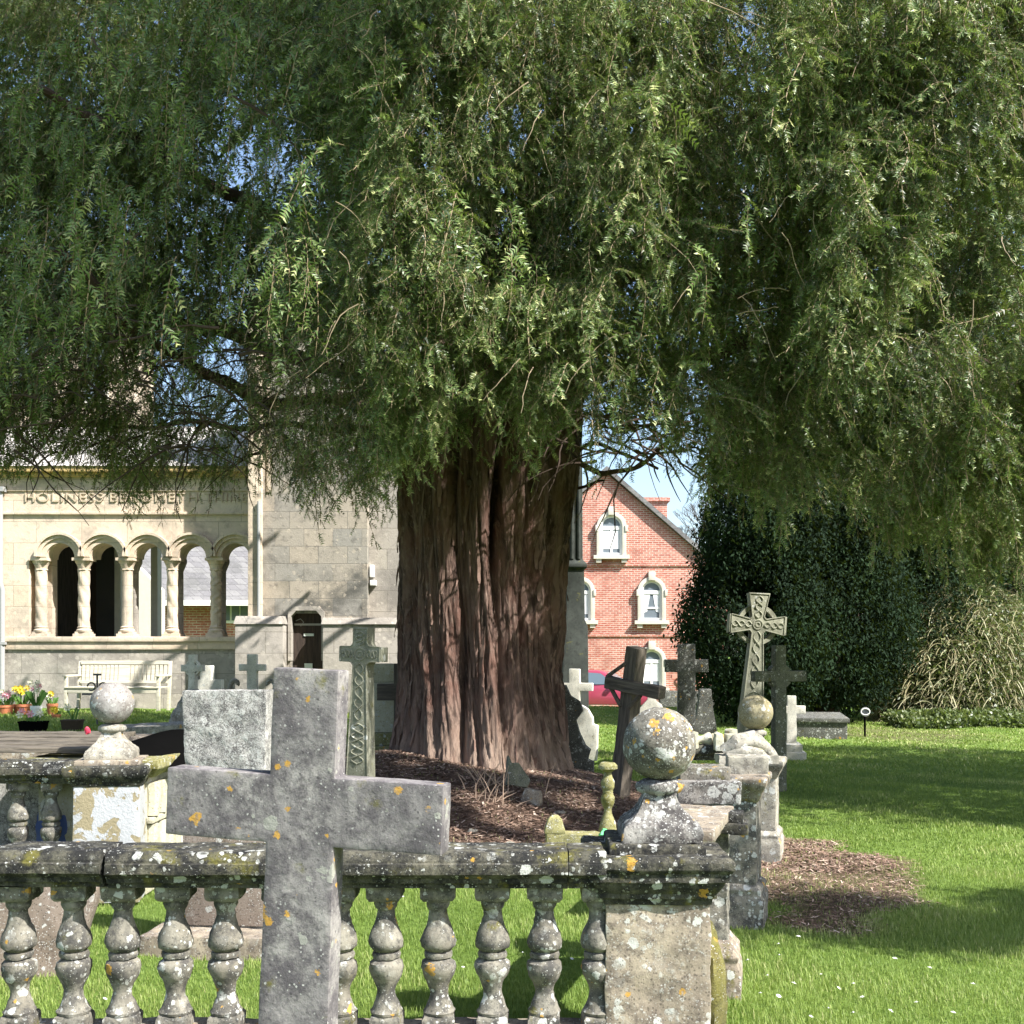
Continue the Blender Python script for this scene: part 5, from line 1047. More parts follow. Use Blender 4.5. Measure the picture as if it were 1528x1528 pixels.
# ---- foliage strands
def strand_proto(seed, L_, nside, slen, nstep, nl, nw, sparse=False, stemw=.004):
    r = np.random.default_rng(seed); V = []; T = []; mi = []; tint = []
    def add(vs_, ts, m_, tn):
        k = len(V); V.extend(vs_); T.extend([tuple(i + k for i in q) for q in ts]); mi.extend([m_] * len(ts)); tint.extend([tn] * len(vs_))
    bow = r.uniform(.12, .4) * L_; ph = r.uniform(0, 6)
    def main(u): return np.array([bow * (1 - math.exp(-2.5 * u)) + .02 * math.sin(5 * u + ph), .03 * math.sin(4 * u + ph), -L_ * (u ** 1.35)])
    def stem(pts, w_):
        for a, b in zip(pts[:-1], pts[1:]):
            d = b - a; d /= np.linalg.norm(d) + 1e-9; s_ = np.cross(d, [.3, 1, .2]); s_ /= np.linalg.norm(s_) + 1e-9; s2 = np.cross(d, s_)
            add([a + s_ * w_, a - s_ * w_ * .5 + s2 * w_ * .86, a - s_ * w_ * .5 - s2 * w_ * .86, b], [(0, 1, 3), (1, 2, 3), (2, 0, 3)], 1, .5)
    stem([main(i / 9) for i in range(10)], stemw)
    for k in range(nside):
        u = .06 + .94 * (k + r.uniform(-.3, .3)) / nside; u = min(max(u, .02), 1); p = main(u); tg = main(min(u + .02, 1.02)) - main(u - .02); tg /= np.linalg.norm(tg)
        side = np.array([0, 1.0, 0]) if k % 2 else np.array([0, -1.0, 0]); side = side + r.normal(0, .45, 3); side -= tg * side.dot(tg); side /= np.linalg.norm(side)
        d = tg * r.uniform(.45, .9) + side * .8; d /= np.linalg.norm(d); ln = slen * r.uniform(.55, 1.15) * (1 - .35 * u)
        pts = [p]; dd = d.copy()
        for _ in range(5): dd = dd + np.array([0, 0, -.16]); dd /= np.linalg.norm(dd); pts.append(pts[-1] + dd * ln / 5)
        stem(pts, stemw * .5)
        nn = max(3, int(ln / nstep)); pl = np.cross(d, [r.normal(0, .5), r.normal(0, .5), 1]); pl /= np.linalg.norm(pl) + 1e-9
        tn0 = r.uniform(0, .55)
        for q in range(nn):
            v = (q + .5) / nn; idx = min(int(v * 5), 4); pp = pts[idx] + (pts[idx + 1] - pts[idx]) * (v * 5 - idx); dt = pts[idx + 1] - pts[idx]; dt /= np.linalg.norm(dt)
            for sg in (-1, 1):
                nd = pl * sg * .85 + dt * .55 + r.normal(0, .16, 3); nd /= np.linalg.norm(nd); wd = np.cross(nd, np.cross(dt, pl) + r.normal(0, .3, 3)); wd /= np.linalg.norm(wd) + 1e-9
                l2 = nl * r.uniform(.7, 1.1) * (1 - .35 * v)
                add([pp - wd * nw * .5, pp + wd * nw * .5, pp + nd * l2], [(0, 1, 2)], 0, min(1, tn0 + (.35 if v > .75 else 0) + r.uniform(0, .12)))
    return np.array(V), np.array(T), np.array(mi), np.array(tint)
print('protos')
fine = [strand_proto(i, .22 + .05 * (i % 4), 12, .125, .0125, .033, .0080) for i in range(8)] + [strand_proto(20 + i, .45, 15, .12, .013, .031, .0075) for i in range(3)]
sparse = [strand_proto(50 + i, .32 + .08 * (i % 3), 8, .12, .014, .032, .0075, stemw=.005) for i in range(6)]
coarse = [strand_proto(80 + i, .62, 13, .22, .026, .052, .016) for i in range(5)]
def scatter(name, protos, pos, az, scl, tilt, tintoff, parent, origin, mats, seed=0):
    r = np.random.default_rng(seed); which = r.integers(0, len(protos), len(pos)); VV = []; TT = []; MM = []; TI = []; off = 0
    for k, (v, t_, mi_, ti_) in enumerate(protos):
        s_ = np.nonzero(which == k)[0]
        if not len(s_): continue
        n = len(s_); ca, sa = np.cos(az[s_]), np.sin(az[s_]); tl = tilt[s_]; ct, st = np.cos(tl), np.sin(tl)
        x = v[None, :, 0] * ct[:, None] - v[None, :, 2] * st[:, None] ; z = v[None, :, 0] * st[:, None] + v[None, :, 2] * ct[:, None]; y = np.broadcast_to(v[None, :, 1], x.shape)
        sc2 = scl[s_][:, None]
        W = np.stack([(x * ca[:, None] - y * sa[:, None]) * sc2, (x * sa[:, None] + y * ca[:, None]) * sc2, z * sc2], -1) + (pos[s_] - np.array(origin))[:, None, :]
        VV.append(W.reshape(-1, 3).astype(np.float32)); TT.append((t_[None] + (np.arange(n) * len(v))[:, None, None] + off).reshape(-1, 3)); MM.append(np.tile(mi_, n)); TI.append(np.clip(ti_[None] + tintoff[s_][:, None], 0, 1).ravel()); off += n * len(v)
    V = np.concatenate(VV); T = np.concatenate(TT)
    print(name, len(T), 'faces')
    return fast_mesh(name, V, T, mats, np.concatenate(MM), {'tint': np.concatenate(TI)}, parent)

# how thick the foliage hangs, read from the photograph on a 96 px grid (rows: y = -96 ...)
D = np.array([
 [1,1,1,1,1,1,1,1,1,1,1,.5,.9,1,1,1],
 [1,.6,1,1,1,1,1,1,1,1,.8,.15,.9,1,1,1],
 [1,.7,1,.45,.35,1,1,1,1,1,1,.5,1,1,1,1],
 [1,1,1,.3,.2,.8,1,1,1,1,.9,.8,1,1,1,1],
 [1,.75,.5,.8,.7,1,1,1,.9,.6,.9,1,1,1,1,1],
 [1,1,.9,.7,.75,1,1,1,1,.6,.8,.9,1,1,1,1],
 [1,1,.8,.35,.6,.95,1,1,1,.9,.8,.9,1,1,1,1],
 [1,1,.9,.6,.8,.95,1,1,1,.9,.45,1,1,1,1,1],
 [1,1,1,1,1,1,.8,.7,.5,.7,.45,1,1,1,1,1],
 [.3,.6,.5,.6,.6,.6,.3,.1,.0,.2,.0,.8,.9,1,1,1],
 [.0,.0,.0,.0,.0,.0,.0,.0,.0,.0,.0,.6,.8,1,1,1]])
ylx = [-200, 0, 60, 110, 140, 200, 260, 330, 400, 450, 500, 560, 590, 620, 660, 700, 740, 790, 840, 880, 920, 950, 975, 1000, 1040, 1060, 1100, 1160, 1250, 1350, 1430, 1528, 1800]
yly = [730, 725, 715, 735, 700, 765, 735, 740, 700, 775, 755, 785, 720, 700, 690, 640, 640, 690, 630, 660, 720, 690, 640, 740, 735, 790, 800, 790, 770, 850, 870, 890, 880]
def dens(px, py):
    gx_ = np.clip(px / 96 - .5, 0, 14.999); gy_ = np.clip((py + 96) / 96 - .5, 0, 9.999); i = gx_.astype(int); j = gy_.astype(int); u = gx_ - i; v = gy_ - j
    return D[j, i] * (1 - u) * (1 - v) + D[j, i + 1] * u * (1 - v) + D[j + 1, i] * (1 - u) * v + D[j + 1, i + 1] * u * v
def proj(p): return CX + F * p[:, 0] / p[:, 1], HY - F * (p[:, 2] - EYE) / p[:, 1]
def vnoise(p, f): return np.array([mnoise.noise(Vector((float(a * f), float(b * f), float(c * f)))) for a, b, c in p])
sunv = np.array(S[:])
spots_ = [(690, 830, 12.4, .34), (660, 1100, 12.4, .36), (735, 900, 12.4, .3), (655, 860, 12.4, .30), (655, 940, 12.4, .34), (700, 900, 12.4, .3), (745, 960, 12.4, .3), (700, 1050, 12.3, .3), (760, 1080, 12.2, .42), (800, 1140, 12.2, .42), (640, 1060, 12.5, .26), (785, 900, 12.5, .28), (835, 860, 12.6, .28), (735, 800, 12.4, .26), (620, 980, 12.6, .22), (700, 1190, 10.6, .4), (780, 1210, 10, .5), (860, 1195, 10.8, .4), (690, 1245, 9.2, .45), (610, 1140, 11.8, .3)]
spots2 = [(288, 1030, 16.2, .55), (377, 1010, 16.5, .55), (312, 1030, 17.2, .5), (235, 1090, 15.4, .7), (858, 1015, 17, .5), (972, 1050, 16, .6), (880, 1090, 16.5, .5), (1181, 1070, 17.5, .5), (1118, 940, 15.5, .7), (1118, 1000, 15.5, .5), (176, 1020, 21.3, .9)]
tun = [(np.array(P(a_, b_, c_)[:]), d_) for a_, b_, c_, d_ in spots2] + [(np.array(P(a_, b_, c_)[:]), d_ * .85) for a_, b_, c_, d_ in spots_]
def sunlit_gap(pos):
    k = np.ones(len(pos), bool); q = pos + np.array([0, 0, -.2])
    for o_, r_ in tun:
        v = q - o_; al = v @ sunv; dd_ = np.linalg.norm(v - al[:, None] * sunv, axis=1); k &= ~((al > 0) & (dd_ < r_))
    return k
def make_layer(n, seed, lenm, yoff, dthick, thr0=-.30):
    r = np.random.default_rng(seed)
    px = r.uniform(-260, 1790, n); py = r.uniform(-420, 900, n)
    # distance to the outer face of the crown, nearer in the middle and on the right
    yf = 8.0 + 3.1 * (1 - ss(330, 580, px)) + 1.7 * ss(640, 860, py) * ss(1000, 1120, px) + .7 * ss(450, 700, py) + .5 * ss(0, -400, py) - .5 * np.exp(-((px - 1300) / 260) ** 2) + 1.6 * np.exp(-((px - 1120) / 85) ** 2 - ((py - 430) / 170) ** 2)
    yd = yf + yoff + r.exponential(dthick, n)
    yd = np.minimum(yd, 19)
    pos = np.stack([(px - CX) / F * yd, yd, EYE + (HY - py) / F * yd], -1)
    nn = .8 * vnoise(pos, .95) + .75 * vnoise(pos * np.array([1, 1, .6]) + 7, 2.1)
    pos[:, 1] += nn * 1.15
    px, py = proj(pos)
    tip = HY - F * (pos[:, 2] - lenm - EYE) / pos[:, 1]
    yl = np.interp(px, ylx, yly)
    dd = dens(px, py); dt_ = dens(px, (py + tip) / 2)
    keep = (tip < yl + r.normal(0, 14, n)) & (r.uniform(0, 1, n) < dd * dt_ ** .5) & (nn + .12 * r.normal(0, 1, n) > thr0)
    # stay inside the crown (radius about 7.5 m round the trunk), leave the trunk zone free
    rad = np.hypot(pos[:, 0] - TX, pos[:, 1] - TYY)
    keep &= (rad > 1.3) & (pos[:, 2] < 10) & ((pos[:, 1] < TYY + 1) | (rad < 5.6)) & ((px > 560) | (rad < 6.8) | (pos[:, 2] < 5.5))
    keep &= sunlit_gap(pos)
    pos = pos[keep]; rad = rad[keep]; m_ = len(pos)
    az = np.arctan2(pos[:, 1] - TYY, pos[:, 0] - TX) + r.normal(0, .9, m_)
    tint = vnoise(pos, 1.1) * .4 + r.normal(0, .12, m_)
    return pos, az, tint, m_, r
fm = [M['yew'], M['twig']]
def rnd_keep(px): return np.random.default_rng(4).uniform(0, 1, len(px)) < .95
def layer(name, n, seed, lenm, yoff, dth, protos, s0, s1, sel=None, thr0=-.3):
    pos, az, tint, m_, r = make_layer(n, seed, lenm, yoff, dth, thr0)
    px, py = proj(pos)
    if sel is not None:
        k = sel(px, py); pos, az, tint = pos[k], az[k], tint[k]; m_ = len(pos)
    return scatter(name, protos, pos, az, r.uniform(s0, s1, m_), r.normal(.25, .45, m_), tint, yew, (TX, TYY, 0), fm, seed)
onleft = lambda px, py: (px < 560) & (py > 480)
inview = lambda px, py: (py > -80) & (px > -80) & (px < 1610) & ~onleft(px, py)
layer('foliage', 42000, 21, .32, 0, .55, fine, .8, 1.4, inview, -.10)
layer('foliage', 9000, 27, .35, 1.0, 1.2, fine, .9, 1.4, lambda px, py: (py > 360) & (px > 540) & (px < 1060), -.5)
layer('foliage', 14000, 26, .36, .2, 1.6, fine, .8, 1.3, lambda px, py: (px < 520) & (py < 500) & (py > -80) & (px > -80), -.15)
layer('hanging_sprays', 42000, 22, .42, .3, 1.8, sparse, 1.0, 1.6, onleft, -.5)
layer('hanging_sprays', 14000, 28, .38, .6, 1.6, fine, .9, 1.4, onleft, -.1)
layer('inner_foliage', 14000, 23, .7, 2.1, 2.0, coarse, .5, .85, lambda px, py: ~onleft(px, py), -.5)
layer('inner_foliage', 4600, 24, .7, 0.2, 2.0, coarse, .6, .95, lambda px, py: (py < -80) | (px < -80) | ((px > 1610) & (rnd_keep(px))))
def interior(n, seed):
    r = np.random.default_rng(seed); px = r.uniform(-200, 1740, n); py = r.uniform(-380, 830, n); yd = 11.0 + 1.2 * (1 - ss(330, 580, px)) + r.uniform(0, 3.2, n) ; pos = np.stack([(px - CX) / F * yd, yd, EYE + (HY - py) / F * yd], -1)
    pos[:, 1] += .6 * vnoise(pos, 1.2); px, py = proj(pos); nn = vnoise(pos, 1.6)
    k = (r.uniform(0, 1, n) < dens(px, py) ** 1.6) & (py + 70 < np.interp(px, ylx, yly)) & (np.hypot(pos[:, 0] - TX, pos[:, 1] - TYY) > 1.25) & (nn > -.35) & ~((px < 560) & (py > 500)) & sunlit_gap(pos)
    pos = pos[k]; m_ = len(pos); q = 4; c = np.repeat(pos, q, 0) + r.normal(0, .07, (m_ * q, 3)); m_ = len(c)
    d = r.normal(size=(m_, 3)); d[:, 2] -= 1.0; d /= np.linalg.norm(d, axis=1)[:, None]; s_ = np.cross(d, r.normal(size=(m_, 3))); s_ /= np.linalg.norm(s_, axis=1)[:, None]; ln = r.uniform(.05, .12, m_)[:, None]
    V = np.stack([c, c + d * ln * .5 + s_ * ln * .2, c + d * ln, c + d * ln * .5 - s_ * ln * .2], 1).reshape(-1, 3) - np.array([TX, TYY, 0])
    return fast_mesh('shade_tinted_foliage', V, np.arange(m_ * 4).reshape(-1, 4), [M['yew']], attrs={'tint': np.repeat(np.clip(r.normal(.1, .12, m_), 0, 1), 4)}, parent=yew)  # inner leaves tinted dark, so colour deepens the crown's shade
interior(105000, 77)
# crown top and back, beyond the frame
r = np.random.default_rng(31); n = 3000
a = r.uniform(0, 2 * np.pi, n); ph = np.arcsin(r.uniform(.0, 1, n)); rr_ = r.uniform(.72, 1.0, n)
pos = np.stack([TX + (6.2 + .8 * (np.cos(a) > 0)) * rr_ * np.cos(a) * np.cos(ph), TYY + (5.8 - 1.0 * (np.sin(a) > 0)) * rr_ * np.sin(a) * np.cos(ph), 4.3 + 4.8 * rr_ * np.sin(ph)], -1)
px, py = proj(pos); tipy = HY - F * (pos[:, 2] - .8 - EYE) / pos[:, 1]
k = sunlit_gap(pos) & (r.uniform(0, 1, n) < dens(px, np.maximum(py, -90))) & (tipy < np.interp(px, ylx, yly)) & (vnoise(pos, .8) > -.25)
pos = pos[k]; az = np.arctan2(pos[:, 1] - TYY, pos[:, 0] - TX) + r.normal(0, .5, len(pos))
scatter('outer_crown', coarse, pos, az, r.uniform(.8, 1.3, len(pos)), r.normal(0, .2, len(pos)), r.normal(0, .15, len(pos)), yew, (TX, TYY, 0), fm, 5)
# unseen boughs added above the frame to shade the left crown
r = np.random.default_rng(91); n = 3600; d = r.normal(size=(n, 3)); d /= np.linalg.norm(d, axis=1)[:, None]
pos = np.array([-.8, 7.9, 10.7]) + d * (r.uniform(.2, 1, n) ** .5)[:, None] * np.array([3.0, 2.3, 1.3]); p2_ = np.array([.9, 6.3, 10.6]) + d[:1500] * (r.uniform(.2, 1, 1500) ** .5)[:, None] * np.array([1.9, 1.9, 1.0]); pos = np.concatenate([pos, p2_]); pos = pos[sunlit_gap(pos)]
az = np.arctan2(pos[:, 1] - TYY, pos[:, 0] - TX) + r.normal(0, .6, len(pos))
scatter('added_shade_foliage', coarse, pos, az, r.uniform(.8, 1.3, len(pos)), r.normal(.2, .3, len(pos)), r.normal(0, .15, len(pos)), yew, (TX, TYY, 0), fm, 6)
limb([Vector((TX, TYY - .3, 4.6)), Vector((-.5, 11.8, 7.6)), Vector((-.3, 10, 9.6)), Vector((-.2, 7.6, 10.8))], .18, .05, deep=False)  # limb added to carry the shading boughs
# thin branchlets seen against the light
m = MB()
r3 = random.Random(3)
for k in range(230):
    if k < 150: px_, py_, Y_ = r3.uniform(-40, 640), r3.uniform(430, 680), r3.uniform(10.5, 13.5)
    elif k < 190: px_, py_, Y_ = r3.uniform(850, 1060), r3.uniform(600, 690), r3.uniform(10, 12.5)
    else: px_, py_, Y_ = r3.uniform(0, 1528), r3.uniform(0, 600), r3.uniform(8.6, 10)
    p = P(px_, py_, Y_); d = Vector((r3.choice((-1, 1)) * r3.uniform(.5, 1), r3.uniform(-.4, .3), r3.uniform(-.5, .35))); d.normalize(); ln = r3.uniform(.4, 1.3); pts = [p]
    for i in range(7): d = (d + Vector((r3.uniform(-.4, .4), r3.uniform(-.3, .3), -.14 + r3.uniform(-.3, .3)))).normalized(); pts.append(pts[-1] + d * ln / 7)
    m.tube([q - org for q in pts], [r3.uniform(.010, .018) * (1 - .11 * i) for i in range(8)], 5)
m.build('branchlets', M['limb'], yew)['kind'] = 'stuff'
m = MB()
for k in range(90):   # pale bare twigs on the sunny face
    px_, py_ = r3.uniform(330, 1528), r3.uniform(0, 560); Y_ = 7.9 + r3.uniform(-.2, .5) + (.8 if px_ < 500 else 0)
    p = P(px_, py_, Y_); d = Vector((r3.uniform(-.8, .8), r3.uniform(-.4, .1), r3.uniform(-.9, .1))).normalized(); pts = [p]; ln = r3.uniform(.15, .6)
    for i in range(6): d = (d + Vector((r3.uniform(-.35, .35), r3.uniform(-.2, .2), -.12 + r3.uniform(-.2, .2)))).normalized(); pts.append(pts[-1] + d * ln / 6)
    m.tube([q - org for q in pts], [.004 * (1 - .1 * i) for i in range(7)], 4)
m.build('bare_twigs', plain('pale_twigs', (.30, .23, .15), .8), yew)['kind'] = 'stuff'

# ------------------------------------------------------------------ two unseen yews added right of the frame to throw the bands of shade
def cloud_tree(name, label, cat, loc, trunk_h, trunk_r, blobs, n, size, mat, seed, group=None, droop=.5, kind=None, keepfn=None, branches=7, thr=-.22):
    o = empty(name, loc, 0, label, cat, group); r = np.random.default_rng(seed)
    MB().tube([(0, 0, -.3), (.05, 0, trunk_h * .5), (0, .05, trunk_h)], [trunk_r * 1.25, trunk_r, trunk_r * .7], 14).build('trunk', M['limb'], o, rough=.03, nscale=4)
    m = MB()
    for k in range(branches):
        b = blobs[k % len(blobs)]; a = Vector((0, 0, trunk_h * (.5 + .4 * k / branches))); e = Vector(b[:3]) + Vector((r.normal() * b[3] * .4, r.normal() * b[4] * .4, r.normal() * b[5] * .3))
        m.tube([a, a.lerp(e, .5) + Vector((0, 0, .3)), e], [trunk_r * .5, trunk_r * .3, .03], 7)
    m.build('branches', M['limb'], o)
    w_ = np.array([b[3] * b[4] * b[5] for b in blobs]); w_ = w_ / w_.sum(); P_ = []
    for b, ww in zip(blobs, w_):
        k = int(n * ww); d = r.normal(size=(k, 3)); d /= np.linalg.norm(d, axis=1)[:, None]; rad = r.uniform(.35, 1, k) ** .45
        P_.append(np.array(b[:3]) + d * rad[:, None] * np.array(b[3:6]))
    p = np.concatenate(P_); wp = p + np.array(loc); nn = vnoise(wp, .9) + .5 * vnoise(wp, 2.3); k = nn > thr
    if keepfn is not None: k &= keepfn(wp)
    else: k &= sunlit_gap(wp)
    p = p[k]; nn = nn[k]; kk = len(p); q = 5
    c = np.repeat(p, q, 0) + r.normal(0, size * 1.2, (kk * q, 3)); m_ = len(c)
    d = r.normal(size=(m_, 3)); d[:, 2] -= droop * 1.5; d /= np.linalg.norm(d, axis=1)[:, None]; s_ = np.cross(d, r.normal(size=(m_, 3))); s_ /= np.linalg.norm(s_, axis=1)[:, None]
    ln = size * r.uniform(.6, 1.4, m_)[:, None]; V = np.stack([c, c + d * ln * .5 + s_ * ln * .22, c + d * ln, c + d * ln * .5 - s_ * ln * .22], 1).reshape(-1, 3)
    T = np.arange(m_ * 4).reshape(-1, 4); tint = np.repeat(np.clip(.3 + np.repeat(nn, q) * .6 + r.normal(0, .1, m_), 0, 1), 4)
    fast_mesh('crown', V, T, [mat], attrs={'tint': tint}, parent=o)
    return o
cloud_tree('yew_tree', 'unseen dark yew added just beyond the right edge to shade the lawn', 'tree', (11.0, 10.2, 0), 4.5, .5, [(0, 0, 5.6, 2.9, 3.6, 2.2), (-2.0, 1.0, 5.2, 2.3, 4.0, 1.2), (-1, 2.6, 5.0, 2.6, 2.6, 1.7), (.5, 3.5, 7, 3, 2.2, 2.2)], 17000, .13, M['conifer'], 3)
cloud_tree('yew_tree', 'unseen low yew added on the near right to band the lawn with shade', 'tree', (9.7, 4.25, 0), 3.2, .3, [(-1.5, .1, 4.6, 3.6, .75, .6), (.8, .3, 4.8, 1.8, .9, .9)], 13000, .11, M['conifer'], 4)

# ------------------------------------------------------------------ dark trees and shrub on the right
def kp(wp):
    px, py = proj(wp); yy = np.interp(py, [500, 740, 800, 860, 905, 940, 985, 1040, 1085], [1075, 1062, 1046, 1042, 1006, 1010, 1040, 1042, 1060])
    return (px > yy + 4 * np.sin(py * .21)) | (py < 600)
Y0 = 25.0
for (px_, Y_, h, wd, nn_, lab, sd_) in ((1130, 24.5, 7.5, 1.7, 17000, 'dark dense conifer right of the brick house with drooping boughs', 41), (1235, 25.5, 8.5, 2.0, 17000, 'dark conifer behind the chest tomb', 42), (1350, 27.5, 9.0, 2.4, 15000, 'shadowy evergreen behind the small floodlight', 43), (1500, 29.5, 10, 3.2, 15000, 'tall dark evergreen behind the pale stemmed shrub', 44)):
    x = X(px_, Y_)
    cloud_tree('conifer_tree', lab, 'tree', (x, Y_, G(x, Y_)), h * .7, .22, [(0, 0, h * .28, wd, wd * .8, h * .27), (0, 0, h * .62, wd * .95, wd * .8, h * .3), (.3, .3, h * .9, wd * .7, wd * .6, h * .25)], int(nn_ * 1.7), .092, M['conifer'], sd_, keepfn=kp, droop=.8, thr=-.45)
for (px_, Y_, h, wd) in ((1600, 40, 12, 4.5), (1400, 50, 14, 5), (1215, 54, 15, 4.6)):
    x = X(px_, Y_); cloud_tree('broad_evergreen', 'tall evergreen filling the gap %s' % {1600: 'at the far right edge, behind everything', 1400: 'right behind the shadowy evergreen', 1215: 'behind the dark conifers by the house'}[px_], 'tree', (x, Y_, 0), h * .6, .3, [(0, 0, h * .3, wd, wd * .6, h * .34), (0, 0, h * .75, wd, wd * .7, h * .33)], 5200, .22, M['conifer'], px_, keepfn=kp)
# pale stemmed shrub
sx, sy = X(1455, 26.5), 26.8
sh = empty('arching_shrub', (sx, sy, 0), 0, 'big mounded shrub of pale arching dry stems at the lawn edge on the right', 'shrub')
r = np.random.default_rng(61); VV = []; TT = []; TI = []; off = 0
nst = 7500
for i in range(nst):
    a = r.uniform(0, 2 * np.pi); e = np.arccos(r.uniform(.0, 1)); R3 = np.array([2.35, 1.7, 3.3 - .0]); rad = r.uniform(.75, 1.02)
    d = np.array([np.cos(a) * np.sin(e), np.sin(a) * np.sin(e), np.cos(e)]); p = d * R3 * rad
    if d[1] > .5: continue
    if p[0] < -1.0 and p[2] > 2.6: continue
    ln = r.uniform(.15, .55); dirn = np.array([d[0] * .7 + r.normal(0, .45), d[1] * .5 + r.normal(0, .25), r.uniform(-.3, .5)]); dirn /= np.linalg.norm(dirn); w_ = r.uniform(.006, .014); ti = r.uniform(0, 1)
    q = p.copy(); sdv = np.cross(dirn, [0, 1, .3]); sdv /= np.linalg.norm(sdv); prev = None
    for k in range(7):
        ww = w_ * (1 - .1 * k); VV += [q + sdv * ww, q - sdv * ww]; TI += [ti, ti]
        if k: TT.append((off + 2 * k - 2, off + 2 * k - 1, off + 2 * k + 1, off + 2 * k))
        dirn = dirn + np.array([0, 0, -.22]); dirn /= np.linalg.norm(dirn); q = q + dirn * ln / 6; sdv = np.cross(dirn, [0, 1, .3]); sdv /= np.linalg.norm(sdv)
    off += 14
fast_mesh('stems', np.array(VV), np.array(TT), [M['strands']], attrs={'tint': np.array(TI)}, parent=sh)
n = 70000; a = r.uniform(0, 2 * np.pi, n); e = np.arccos(r.uniform(0, 1, n)); rad = r.uniform(.55, 1.0, n)
p = np.stack([np.cos(a) * np.sin(e) * 2.4, np.sin(a) * np.sin(e) * 1.7, np.cos(e) * 3.25], -1) * rad[:, None]; p = p[~((p[:, 0] < -1.0) & (p[:, 2] > 2.6))]; n = len(p)
d = r.normal(size=(n, 3)); d /= np.linalg.norm(d, axis=1)[:, None]; s_ = np.cross(d, r.normal(size=(n, 3))); s_ /= np.linalg.norm(s_, axis=1)[:, None]; ln = r.uniform(.05, .11, n)[:, None]
V = np.stack([p, p + d * ln * .5 + s_ * ln * .3, p + d * ln, p + d * ln * .5 - s_ * ln * .3], 1).reshape(-1, 3)
fast_mesh('leaves', V, np.arange(4 * n).reshape(-1, 4), [M['shrub']], attrs={'tint': np.repeat(r.uniform(0, 1, n), 4)}, parent=sh)
# low ground cover at its foot
n = 9000; x = r.uniform(X(1330, 25), X(1600, 25), n); y = r.uniform(24.2, 25.6, n); z = r.uniform(0, .35, n) * np.exp(-((y - 25.0) / .9) ** 2)
c = np.stack([x, y, z + gh(x, y)], -1); d = r.normal(size=(n, 3)); d[:, 2] = np.abs(d[:, 2]); d /= np.linalg.norm(d, axis=1)[:, None]; s_ = np.cross(d, r.normal(size=(n, 3))); s_ /= np.linalg.norm(s_, axis=1)[:, None]
V = np.stack([c, c + d * .05 + s_ * .03, c + d * .1, c + d * .05 - s_ * .03], 1).reshape(-1, 3)
tag(fast_mesh('ground_cover', V, np.arange(4 * n).reshape(-1, 4), [M['shrub']], attrs={'tint': np.repeat(r.uniform(0, .8, n), 4)}), 'low leafy ground cover at the foot of the pale shrub', 'ground cover', kind='stuff')
# far trees behind the houses (thin bare crowns)
for i, (px_, Y_, h) in enumerate(((1025, 60, 9.5), (1075, 66, 12))):
    x = X(px_, Y_); o = empty('bare_tree', (x, Y_, -1), 0, ('slim leafless tree just right of the brick house roof', 'taller leafless tree further behind the dark conifers')[i], 'tree'); r3 = random.Random(70 + i); m = MB()
    MB().tube([(0, 0, 0), (.1, 0, h * .4)], [.22, .12], 8).build('trunk', M['limb'], o)
    def grow(p, d, ln, rad, lev):
        q = p + d * ln; m.tube([p, p.lerp(q, .5) + Vector((r3.uniform(-.1, .1), 0, r3.uniform(-.05, .1))), q], [rad, rad * .8, rad * .6], 4)
        if lev:
            for _ in range(3): grow(q, (d + Vector((r3.uniform(-.6, .6), r3.uniform(-.5, .5), r3.uniform(-.1, .4)))).normalized(), ln * .72, rad * .6, lev - 1)
    grow(Vector((.1, 0, h * .38)), Vector((0, 0, 1)), h * .2, .1, 5)
    m.build('branches', M['limb'], o)

# ------------------------------------------------------------------ grass, litter, daisies
def blades(name, n, x0, x1, y0, y1, h0, h1, w_, seed, label, minlit=.35, expo=1.0):
    r = np.random.default_rng(seed); y = y0 + (y1 - y0) * r.uniform(0, 1, n) ** expo; 
    x = r.uniform(0, 1, n); pxl, pxr = x0, x1; x = X(pxl + (pxr - pxl) * x, y)
    lm = litter_mask(x, y); k = r.uniform(0, 1, n) > lm * .97
    # keep the enclosure stones free
    x, y = x[k], y[k]; n = len(x); z = gh(x, y)
    a = r.uniform(0, 2 * np.pi, n); cl = .5 + .5 * np.sin(x * 3.1 + np.sin(y * 2.3) * 2) * np.cos(y * 2.7); h = r.uniform(h0, h1, n) * (.7 + .6 * cl); ln = r.uniform(.1, .7, n) * h; sc3 = 1 + .04 * (y - 5)
    b = np.stack([x, y, z - .005], -1); sd_ = np.stack([np.cos(a), np.sin(a), np.zeros(n)], -1) * (w_ * sc3)[:, None]; ld = np.stack([-np.sin(a) , np.cos(a), np.zeros(n)], -1) * ln[:, None]
    mid = b + ld * .35 + np.stack([0 * h, 0 * h, h * .6], -1); tip = b + ld + np.stack([0 * h, 0 * h, h], -1)
    V = np.stack([b - sd_, b + sd_, mid + sd_ * .7, tip, mid - sd_ * .7], 1).reshape(-1, 3); I = np.arange(n) * 5
    T = np.concatenate([np.stack([I, I + 1, I + 2, I + 4], -1)]); T3 = np.stack([I + 4, I + 2, I + 3], -1)
    T = np.concatenate([np.stack([I, I + 1, I + 2], -1), np.stack([I, I + 2, I + 4], -1), T3])
    ti = np.repeat(np.clip(r.normal(.42, .2, n) + .45 * (cl - .5) + .12 * np.sin(x * 1.3 + 2 * np.sin(y * .9)) + .5 * litter_mask(x, y), 0, 1), 5)
    return tag(fast_mesh(name, V, T, [M['grass']], attrs={'tint': ti}), label, 'grass', kind='stuff')
blades('grass', 190000, -60, 1600, 4.4, 8.5, .012, .045, .0018, 1, 'short lush grass around the tomb balustrade')
